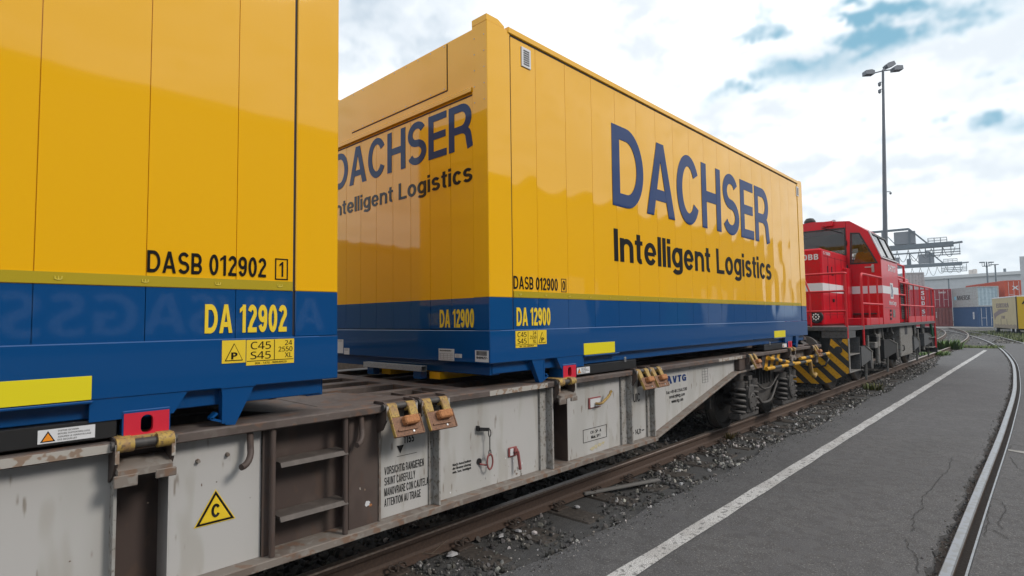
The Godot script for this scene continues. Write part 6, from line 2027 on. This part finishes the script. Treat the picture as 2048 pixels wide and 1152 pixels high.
func make_background() -> void:
	var a := deg_to_rad(119.5)
	var e1 := Vector2(cos(a), sin(a))
	var e2 := Vector2(sin(a), -cos(a))
	var C := Vector2(-6.31, 93.43)
	structure(obj("pavement", MB.new().ext(pv([-17.0, 84.0, -1.0, 93.0, 6.0, 98.0, 0.0, 116.0, -9.0, 116.0, -28.0, 102.0]), P(0, -0.08, 0), Vector3.RIGHT, Vector3.FORWARD, Vector3.UP * 0.20), M.concrete))
	var at := func(p: Vector2, y: float) -> Vector3: return P(p.x, y, p.y)
	var blue := worn(81, 256, lin(0.012, 0.055, 0.15), [[0.03, 4, 0.45, 0.65, lin(0.02, 0.065, 0.16), 0.7]], 3.0, 0.6)
	var grey := worn(82, 256, lin(0.36, 0.38, 0.39), [[0.03, 4, 0.45, 0.65, lin(0.30, 0.31, 0.31), 0.7], [0.06, 3, 0.66, 0.74, lin(0.2, 0.14, 0.09), 0.6]], 3.0, 0.6)
	var pale := worn(83, 256, lin(0.36, 0.46, 0.52), [[0.03, 4, 0.45, 0.65, lin(0.28, 0.37, 0.43), 0.7]], 3.0, 0.6)
	var brown := worn(84, 256, lin(0.21, 0.055, 0.05), [[0.03, 4, 0.45, 0.65, lin(0.25, 0.085, 0.075), 0.7]], 3.0, 0.7)
	var maroon := worn(85, 256, lin(0.26, 0.012, 0.025), [[0.03, 4, 0.45, 0.65, lin(0.31, 0.03, 0.04), 0.7]], 3.0, 0.6)
	var red := worn(86, 256, lin(0.42, 0.015, 0.03), [[0.03, 4, 0.45, 0.65, lin(0.34, 0.03, 0.035), 0.7]], 3.0, 0.6)
	var orange := worn(87, 256, lin(0.52, 0.075, 0.025), [[0.03, 4, 0.45, 0.65, lin(0.44, 0.07, 0.035), 0.7]], 3.0, 0.6)
	var t := container(at.call(C, 0.121), a, 6.06, 2.59, blue, "dark blue corrugated container on the ground beside the beige trailer", true)
	local_text(t, "CSAV", Vector3(1.1, 1.0, -0.01), PI, 0.35, 0.9, M.white)
	t = container(at.call(C, 2.716), a, 6.06, 2.59, grey, "grey container with black lettering standing on the blue one", false, true, pale)
	local_text(t, "MAERSK", Vector3(4.75, 0.95, 0.01), PI, 3.2, 0.62, M.black_print, false)
	obj("star_mark", MB.new().obox(Vector3(5.3, 1.25, 0.01), Vector3(0.24, 0, 0), Vector3(0, 0.24, 0), Vector3(0, 0, 0.012)), flat(lin(0.25, 0.55, 0.70), 0.6), t)
	var B := Vector2(-11.45, 97.35)
	t = container(at.call(B, 0.121), a, 6.06, 2.59, brown, "faded brown container on the ground left of the blue one", false)
	local_text(t, "I", Vector3(0.0, 1.25, 0.42), -PI / 2, 0.10, 0.75, M.white)
	t = container(at.call(B, 2.716), a, 6.06, 2.59, maroon, "dark red container with barred doors standing on the brown one", true)
	local_text(t, "HASU", Vector3(0.0, 2.0, 0.9), -PI / 2, 0.8, 0.22, M.white)
	var D := B - e2 * 2.55
	for y in [0.121, 2.716]:
		t = container(at.call(D, y), a, 12.19, 2.59, red, "bright red container low behind the locomotive's rear railing" if y < 1.0 else "bright red container upper of two behind the locomotive's railing", false)
		for k in 3: local_text(t, ["S", "U", "D"][k], Vector3(-0.01, 1.85 - k * 0.72, 1.3), -PI / 2, 0.42, 0.5, M.white)
	t = container(at.call(D + e1 * 3.0 + e2 * 0.6, 5.311), a, 12.19, 2.59, grey, "weathered pale grey container topmost behind the locomotive cab", false)
	var ao := deg_to_rad(111.0)
	container(P(-3.68, 0.12, 96.2), ao, 13.7, 2.95, maroon, "dark red long container below the orange one behind the trailer", true)
	t = container(P(-3.68, 3.08, 96.2), ao, 13.7, 2.95, orange, "long orange container with barred doors above the beige trailer", true)
	local_text(t, "X", Vector3(0.0, 1.75, 0.75), -PI / 2, 0.7, 0.5, M.white)
	var tri := obj("door_label", MB.new().obox(Vector3(0.02, 0.9, 2.05), Vector3(0.01, 0, 0), Vector3(0, 0.5, 0), Vector3(0, 0, 0.22)), M.white, t)
	trailer()
	# far hall
	var hl := thing("hall", "long pale grey warehouse hall far behind the containers", "building", P(-25, 0, 200))
	var p0 := P(-110, 0, 224.6)
	var p1 := P(45, 0, 172.8)
	var back := P(14, 0, 42)
	obj("wall", MB.new().ext(pv([0, 0, 1, 0, 1, 11.6, 0, 11.6]), p0, p1 - p0, Vector3.UP, P(0.1, 0, 0.3)), M.hall, hl)
	obj("roof", MB.new().ext(pv([0, 11.6, 1, 11.6, 1, 12.4, 0, 12.4]), p0 - P(0.15, 0, 0.45), p1 - p0, Vector3.UP, back), M.hall_roof, hl)
	obj("flue", MB.new().tube([P(-7.1, 11.5, 192.5), P(-7.1, 13.4, 192.5)], 0.28, 8), M.crane, hl)
	var tw := thing("tower", "small beige tower block rising behind the far hall", "building", P(-16.4, 0, 236))
	obj("shaft", MB.new().box(-17.4, -16.42, 0, 16.0, 233, 236), M.tower, tw)
	obj("shaft", MB.new().box(-16.38, -15.4, 0, 16.2, 233, 236), M.tower, tw)
	light_mast()
	far_mast(P(-8.61, 0, 156.4), 12.9, true, "far floodlight mast with round platform, taller of two")
	far_mast(P(-7.63, 0, 164.3), 12.7, false, "far T-shaped lamp post right of the platform mast")
	far_mast(P(-15.9, 0, 163.6), 10.0, false, "short far lamp post above the dark red container")
	var po := thing("steel_post", "plain grey steel post at the right picture edge", "post", P(-1.62, 0, 86.0))
	obj("shaft", MB.new().box(-1.85, -1.35, 0, 8.25, 85.8, 86.2, 0.02), M.hall, po)
	obj("base_plate", MB.new().box(-2.1, -1.1, -0.1, 0.04, 85.5, 86.5, 0.01), M.mast, po)
	crane(P(-11.85, 15.3, 139.4), P(-22.84, 15.3, 138.65), "nearer grey gantry crane boom behind the light mast")
	crane(P(-15.26, 15.3, 195.5), P(-29.8, 15.3, 194.1), "farther grey gantry crane, lower in the picture")

func trailer() -> void:
	var ang := atan2(7.7, -1.99)
	var t := place("truck_trailer", P(-1.82, 0, 66.0), ang, "beige and yellow box trailer parked before the orange container", "trailer")
	var L := 8.0
	var beige := worn(91, 256, lin(0.43, 0.36, 0.20), [[0.02, 4, 0.45, 0.65, lin(0.38, 0.32, 0.18), 0.7]], 4.0, 0.5)
	var yel := flat(lin(0.62, 0.40, 0.01), 0.4)
	obj("body", MB.new().obox(Vector3(L / 2, 1.85, 1.25), Vector3(L / 2, 0, 0), Vector3(0, 1.42, 0), Vector3(0, 0, 1.25), 0.02), beige, t)
	obj("top_rail", MB.new().obox(Vector3(L / 2, 3.30, 1.25), Vector3(L / 2 + 0.01, 0, 0), Vector3(0, 0.05, 0), Vector3(0, 0, 1.27), 0.01), M.stripe_white, t)
	obj("rear_doors", MB.new().obox(Vector3(-0.02, 1.85, 1.27), Vector3(0.03, 0, 0), Vector3(0, 1.40, 0), Vector3(0, 0, 1.22), 0.01), yel, t)
	obj("rear_post", MB.new().obox(Vector3(0.03, 1.85, 0.0), Vector3(0.08, 0, 0), Vector3(0, 1.42, 0), Vector3(0, 0, 0.02)), M.black, t)
	local_text(t, "A", Vector3(-0.06, 2.6, 0.35), -PI / 2, 0.5, 0.35, M.black_print)
	obj("chassis", MB.new().obox(Vector3(L / 2, 0.36, 1.25), Vector3(L / 2 - 0.1, 0, 0), Vector3(0, 0.07, 0), Vector3(0, 0, 0.9)), M.black, t)
	for x in [0.9, 2.2, L - 0.6]:
		for z in [0.18, 2.32]:
			var w := obj("wheel", MB.new().lathe(Vector3(x, 0.35, z - 0.12), Vector3.BACK, [Vector2(0, 0.0), Vector2(0, 0.33), Vector2(0.02, 0.35), Vector2(0.22, 0.35), Vector2(0.24, 0.33), Vector2(0.24, 0)], 16), M.black, t)
			obj("rim", MB.new().lathe(Vector3(x, 0.35, z - 0.13), Vector3.BACK, [Vector2(0, 0.0), Vector2(0, 0.18), Vector2(0.26, 0.18), Vector2(0.26, 0)], 12), M.label_white, w)
	# print on the side: name in a panel, swoosh, skyline strip
	var ink := flat(lin(0.19, 0.15, 0.16), 0.6)
	local_text(t, "EUKORA", Vector3(6.5, 2.35, -0.005), PI, 4.2, 0.42, ink)
	local_text(t, "LOGISTICS", Vector3(6.0, 2.10, -0.005), PI, 3.4, 0.12, ink)
	local_text(t, "TRI", Vector3(5.0, 1.30, -0.005), PI, 1.3, 0.28, ink)
	var sw := PackedVector2Array()
	for i in 11: sw.append(Vector2(7.3 - 4.6 * i / 10.0, 1.15 + 0.85 * pow(i / 10.0, 0.45)))
	for i in 11: sw.append(Vector2(2.7 + 4.9 * i / 10.0, 2.02 - 0.25 * (i / 10.0) + 0.25 * sin(PI * i / 10.0)))
	obj("swoosh_print", MB.new().ext(sw, Vector3(0, 0, -0.008), Vector3.RIGHT, Vector3.UP, Vector3(0, 0, 0.006)), ink, t)
	var sk := MB.new()
	for i in 26:
		var x := 0.3 + i * 0.285
		var hh := 0.26 + 0.1 * absf(sin(i * 2.3)) + (0.5 if i == 10 or i == 17 else 0.0)
		sk.obox(Vector3(x, 0.46 + hh / 2, -0.004), Vector3(0.07, 0, 0), Vector3(0, hh / 2, 0), Vector3(0, 0, 0.003))
	obj("border_print", sk, ink, t)

func light_mast() -> void:
	var b := P(-8.28, 0, 47.4)
	var t := thing("light_mast", "tall grey light mast with three floodlights behind the locomotive", "light mast", b)
	var ax := (P(-7.57, 19.2, 46.65) - b).normalized()
	var at := func(y: float) -> Vector3: return b + ax * y
	obj("pole", MB.new().lathe(b, ax, [Vector2(0, 0.20), Vector2(9, 0.145), Vector2(19.2, 0.075), Vector2(19.3, 0.0)], 12), M.mast, t)
	obj("base", MB.new().lathe(b, Vector3.UP, [Vector2(-0.1, 0.4), Vector2(0.12, 0.4), Vector2(0.12, 0.2)], 12), M.concrete, t)
	var top: Vector3 = at.call(19.2)
	# each head: arm and a wedge-shaped housing
	var right := Vector3(cos(deg_to_rad(43.4)), 0, -sin(deg_to_rad(43.4)))
	var toward := Vector3(right.z * -1.0, 0, right.x)
	for q in [[-right * 0.72 + Vector3(0, -0.22, 0), -right, 0.0], [right * 0.32 + Vector3(0, 0.28, 0) - toward * 0.2, right * 0.75 + Vector3.UP * 0.35, 0.35], [right * 0.50 + Vector3(0, -0.08, 0) + toward * 0.25, right + Vector3.UP * 0.12, 0.1]]:
		var p: Vector3 = top + q[0]
		var d: Vector3 = (q[1] as Vector3).normalized()
		var up := (Vector3.UP - d * d.y).normalized()
		var sd := d.cross(up)
		var hd := MB.new()
		var f := p + d * 0.62
		var r0 := p
		for e in [[1.0], [-1.0]]:
			var z: Vector3 = sd * 0.24 * e[0]
			var poly := [r0 + z + up * -0.12, r0 + z + up * 0.12, r0 + d * 0.2 + z + up * 0.20, f + z + up * 0.14, f + z + up * -0.14]
			for k in range(1, 4): hd.tri(poly[0], poly[k], poly[k + 1], sd * e[0])
		var za := sd * 0.24
		var ed := [r0 - up * 0.12, r0 + up * 0.12, r0 + d * 0.2 + up * 0.20, f + up * 0.14, f - up * 0.14]
		for k in 5: hd.face(ed[k] + za, ed[(k + 1) % 5] + za, ed[(k + 1) % 5] - za, ed[k] - za, (ed[k] + ed[(k + 1) % 5]) / 2 - (r0 + f) / 2)
		var lamp := obj("floodlight", hd, M.mast, t)
		obj("arm", MB.new().tube([top - Vector3(0, 0.05, 0), p], 0.045, 6), M.mast, lamp)
	for y in [18.3, 17.8]:
		obj("camera_unit", MB.new().lathe(at.call(y) - right * 0.26, Vector3.DOWN, [Vector2(0, 0.0), Vector2(0, 0.10), Vector2(0.18, 0.10), Vector2(0.26, 0.05), Vector2(0.27, 0)], 8), M.mast, t)
		obj("bracket", MB.new().tube([at.call(y + 0.05), at.call(y + 0.05) - right * 0.26], 0.025, 5), M.mast, t)
	obj("camera_unit", MB.new().lathe(at.call(10.5) + right * 0.42, Vector3.DOWN, [Vector2(0, 0.0), Vector2(0, 0.07), Vector2(0.12, 0.07), Vector2(0.16, 0)], 8), M.mast, t)
	obj("bracket", MB.new().tube([at.call(10.55), at.call(10.55) + right * 0.42], 0.03, 5), M.mast, t)

func far_mast(b: Vector3, h: float, platform: bool, label: String) -> void:
	var t := thing("lamp_mast", label, "lamp post", b, "far lamp masts")
	obj("pole", MB.new().lathe(b, Vector3.UP, [Vector2(0, 0.20), Vector2(h, 0.13), Vector2(h, 0.0)], 8), M.crane, t)
	var right := Vector3(0.727, 0, -0.687)
	if platform:
		obj("platform", MB.new().lathe(b + Vector3(0, h - 1.0, 0), Vector3.UP, [Vector2(0, 0.1), Vector2(0, 0.75), Vector2(0.1, 0.75), Vector2(0.1, 0.1)], 12), M.crane, t)
		var rl := MB.new()
		for i in 6:
			var d := Vector3(cos(i * TAU / 6), 0, sin(i * TAU / 6)) * 0.75
			rl.tube([b + d + Vector3(0, h - 0.9, 0), b + d + Vector3(0, h - 0.1, 0)], 0.04, 4)
		obj("railing", rl, M.crane, t)
		for k in [-1.0, 1.0]: obj("lamp", MB.new().obox(b + Vector3(0, h - 0.15, 0) + right * 0.95 * k, right * 0.38, Vector3(0, 0.11, 0), right.cross(Vector3.UP) * 0.3), M.crane, t)
	else:
		for k in [-1.0, 0.3]: obj("lamp", MB.new().obox(b + Vector3(0, h, 0) + right * 0.5 * k, right * 0.5, Vector3(0, 0.08, 0), right.cross(Vector3.UP) * 0.25), M.crane, t)

func crane(tip: Vector3, inner: Vector3, label: String) -> void:
	var e := (inner - tip)
	var L1 := e.length()
	e = e.normalized()
	var side := e.cross(Vector3.UP)
	var base := tip + e * 36.0
	base.y = 0
	var t := thing("gantry_crane", label, "crane", base, "gantry cranes over the container yard")
	var at := func(d: float, y: float, z := 0.0) -> Vector3: return tip + e * d + Vector3(0, y, 0) + side * z
	for z in [-0.7, 0.7]:
		obj("girder", MB.new().bar(at.call(0.6, 0.3, z), at.call(62.0, 0.3, z), 0.4, 0.9), M.crane, t)
		obj("top_chord", MB.new().bar(at.call(7.6, 4.0, z), at.call(62.0, 4.0, z), 0.28, 0.28), M.crane, t)
		var br := MB.new()
		br.bar(at.call(7.6, 4.0, z), at.call(4.6, 0.6, z), 0.24, 0.24)
		var d := 7.6
		while d < 60.0:
			br.bar(at.call(d, 0.6, z), at.call(d, 4.0, z), 0.22, 0.22)
			br.bar(at.call(d + 2.2, 0.7, z), at.call(d + 4.6, 4.0, z), 0.14, 0.14)
			d += 4.6
		obj("truss_bracing", br, M.crane, t)
		# rail of the tip walkway
		var wk := MB.new()
		for y in [-0.75, -1.25, -1.75]: wk.tube([at.call(-0.4, y, z), at.call(5.2, y + 0.02, z)], 0.05, 4)
		for i in 5: wk.tube([at.call(-0.3 + i * 1.35, 0.2, z), at.call(-0.3 + i * 1.35, -1.75, z)], 0.05, 4)
		for y in [1.2, 1.7]: wk.tube([at.call(1.6, y, z), at.call(4.6, y, z)], 0.04, 4)
		for i in 4: wk.tube([at.call(1.6 + i, 0.6, z), at.call(1.6 + i, 1.7, z)], 0.04, 4)
		obj("walkway_railing", wk, M.crane, t)
		obj("end_rail", MB.new().bar(at.call(-0.8, 0.55, z), at.call(1.2, 0.4, z), 0.25, 0.25), M.crane, t)
	for q in [[6.6, 10.2, 0.9, 3.5], [14.6, 18.4, 0.9, 3.0]]:
		var cb := obj("machine_house", MB.new().obox((at.call(q[0], q[2]) + at.call(q[1], q[3])) / 2, e * (q[1] - q[0]) / 2, Vector3(0, (q[3] - q[2]) / 2, 0), side * 0.55, 0.03), M.crane_cabin, t)
		for i in 3: obj("panel_rib", MB.new().bar(at.call(q[0] + (i + 0.5) * 1.2, q[2], 0.57), at.call(q[0] + (i + 0.5) * 1.2, q[3], 0.57), 0.06, 0.08), M.crane, cb)
	obj("winch", MB.new().obox(at.call(12.4, 1.6), e * 0.5, Vector3(0, 0.8, 0), side * 0.6, 0.05), M.crane, t)
	# festoon cable hanging in loops below the girder
	var n := 13
	for i in n:
		var pts := []
		var w := 1.9
		for k in 9:
			var f := k / 8.0
			pts.append(at.call(0.4 + (i + f) * w, -0.2 - (2.4 if i > 2 else 1.9) * (1.0 - pow(2.0 * f - 1.0, 2.0)), 0.95))
		obj("festoon_loop", MB.new().tube(pts, 0.05, 4), M.cable, t)
	for d in [21.0, 54.0]:
		for z in [-4.0, 4.0]:
			obj("leg", MB.new().bar(at.call(d, 0.2, z * 0.4), at.call(d, -15.3, z * 1.3), 0.7, 0.7), M.crane, t)
		obj("sill_beam", MB.new().bar(at.call(d, -14.8, -5.2), at.call(d, -14.8, 5.2), 0.8, 0.6), M.crane, t)

func make_depot() -> void:
	# the long shed on the other side of the apron, which the glossy sides mirror
	var t := thing("depot_shed", "long dark freight shed beside the apron, mirrored in the glossy containers", "building", P(21, 0, 20))
	obj("wall", MB.new().box(15.0, 15.3, 0.0, 9.25, -34, 64), M.cladding, t)
	obj("roof", MB.new().box(14.8, 30.0, 9.25, 9.6, -34.3, 64.3, 0.03), M.cladding, t)
	obj("wall", MB.new().box(15.3, 29.8, 0.0, 9.25, -34, -33.7), M.cladding, t)
	obj("wall", MB.new().box(15.3, 29.8, 0.0, 9.25, 63.7, 64), M.cladding, t)
	obj("wall", MB.new().box(29.5, 29.8, 0.0, 9.25, -33.7, 63.7), M.cladding, t)
	obj("plinth", MB.new().box(14.9, 15.0, 0.0, 0.9, -34, 64), M.concrete, t)
	var teal := flat(lin(0.03, 0.15, 0.16), 0.6)
	var k := 0
	for s in [18.0, 25.0, 32.0, 39.0, 46.0, 53.0, -8.0, -18.0]:
		var d := obj("roller_door", MB.new().box(14.94, 15.0, 0.9, 4.3, s, s + 4.4), [teal, M.label_white, M.cladding][k % 3], t)
		obj("door_rail", MB.new().box(14.92, 14.99, 4.3, 4.5, s - 0.1, s + 4.5), M.loco_light, d)
		k += 1
	text("painted_letters", "ANVSAGSS", P(14.98, 1.45, 11.3), -PI / 2, 9.7, 1.25, flat(lin(0.66, 0.68, 0.70), 0.8), t, true, 0.02)

func make_goods_hall() -> void:
	# hall on the far side of the train, mirrored in the end of the second swap body
	var t := thing("goods_hall", "dark goods hall left of the train, mirrored in the container end", "building", P(-46, 0, -26))
	var dk := worn(95, 256, lin(0.085, 0.075, 0.06), [[0.02, 4, 0.45, 0.65, lin(0.11, 0.10, 0.08), 0.8]], 4.0, 0.8)
	obj("wall", MB.new().box(-40.3, -40.0, 0, 7.8, -66, 14), dk, t)
	obj("wall", MB.new().box(-54.0, -40.3, 0, 7.8, 13.7, 14), dk, t)
	obj("wall", MB.new().box(-54.0, -40.3, 0, 7.8, -66, -65.7), dk, t)
	obj("wall", MB.new().box(-54.3, -54.0, 0, 7.8, -66, 14), dk, t)
	obj("roof", MB.new().box(-54.6, -39.7, 7.8, 8.2, -66.3, 14.3, 0.03), dk, t)
	for s in [-50.0, -38.0, -26.0, -14.0, -2.0]: obj("gate", MB.new().box(-40.0, -39.94, 0.0, 4.2, s, s + 4.5), M.loco_grey, t)

func _ready() -> void:
	rng.seed = 2024
	make_world()
	make_materials()
	make_ground()
	swap_body(1.722, -1.0, 0.0004, "012902", "1", "nearest yellow and blue swap body, cut off by the left picture edge")
	swap_body(2.985, 1.0, 0.0022, "012900", "0", "second yellow and blue swap body with big blue company name")
	make_wagon()
	make_loco()
	make_driver()
	make_background()
	make_depot()
	make_goods_hall()
	var rw := thing("boundary_wall", "low brown wall glimpsed under the second container behind the deck", "wall", P(-9.6, -0.07, 6.0))
	obj("wall_face", MB.new().box(-9.75, -9.5, -0.08, 1.32, -8, 20), M.brown_light, rw)
	obj("coping", MB.new().box(-9.82, -9.43, 1.32, 1.40, -8, 20, 0.01), M.brown_light, rw)
	make_stones()
	make_plants()
	for n in find_children("*", "Node3D", true, false):
		if n.has_meta("o"): n.remove_meta("o")
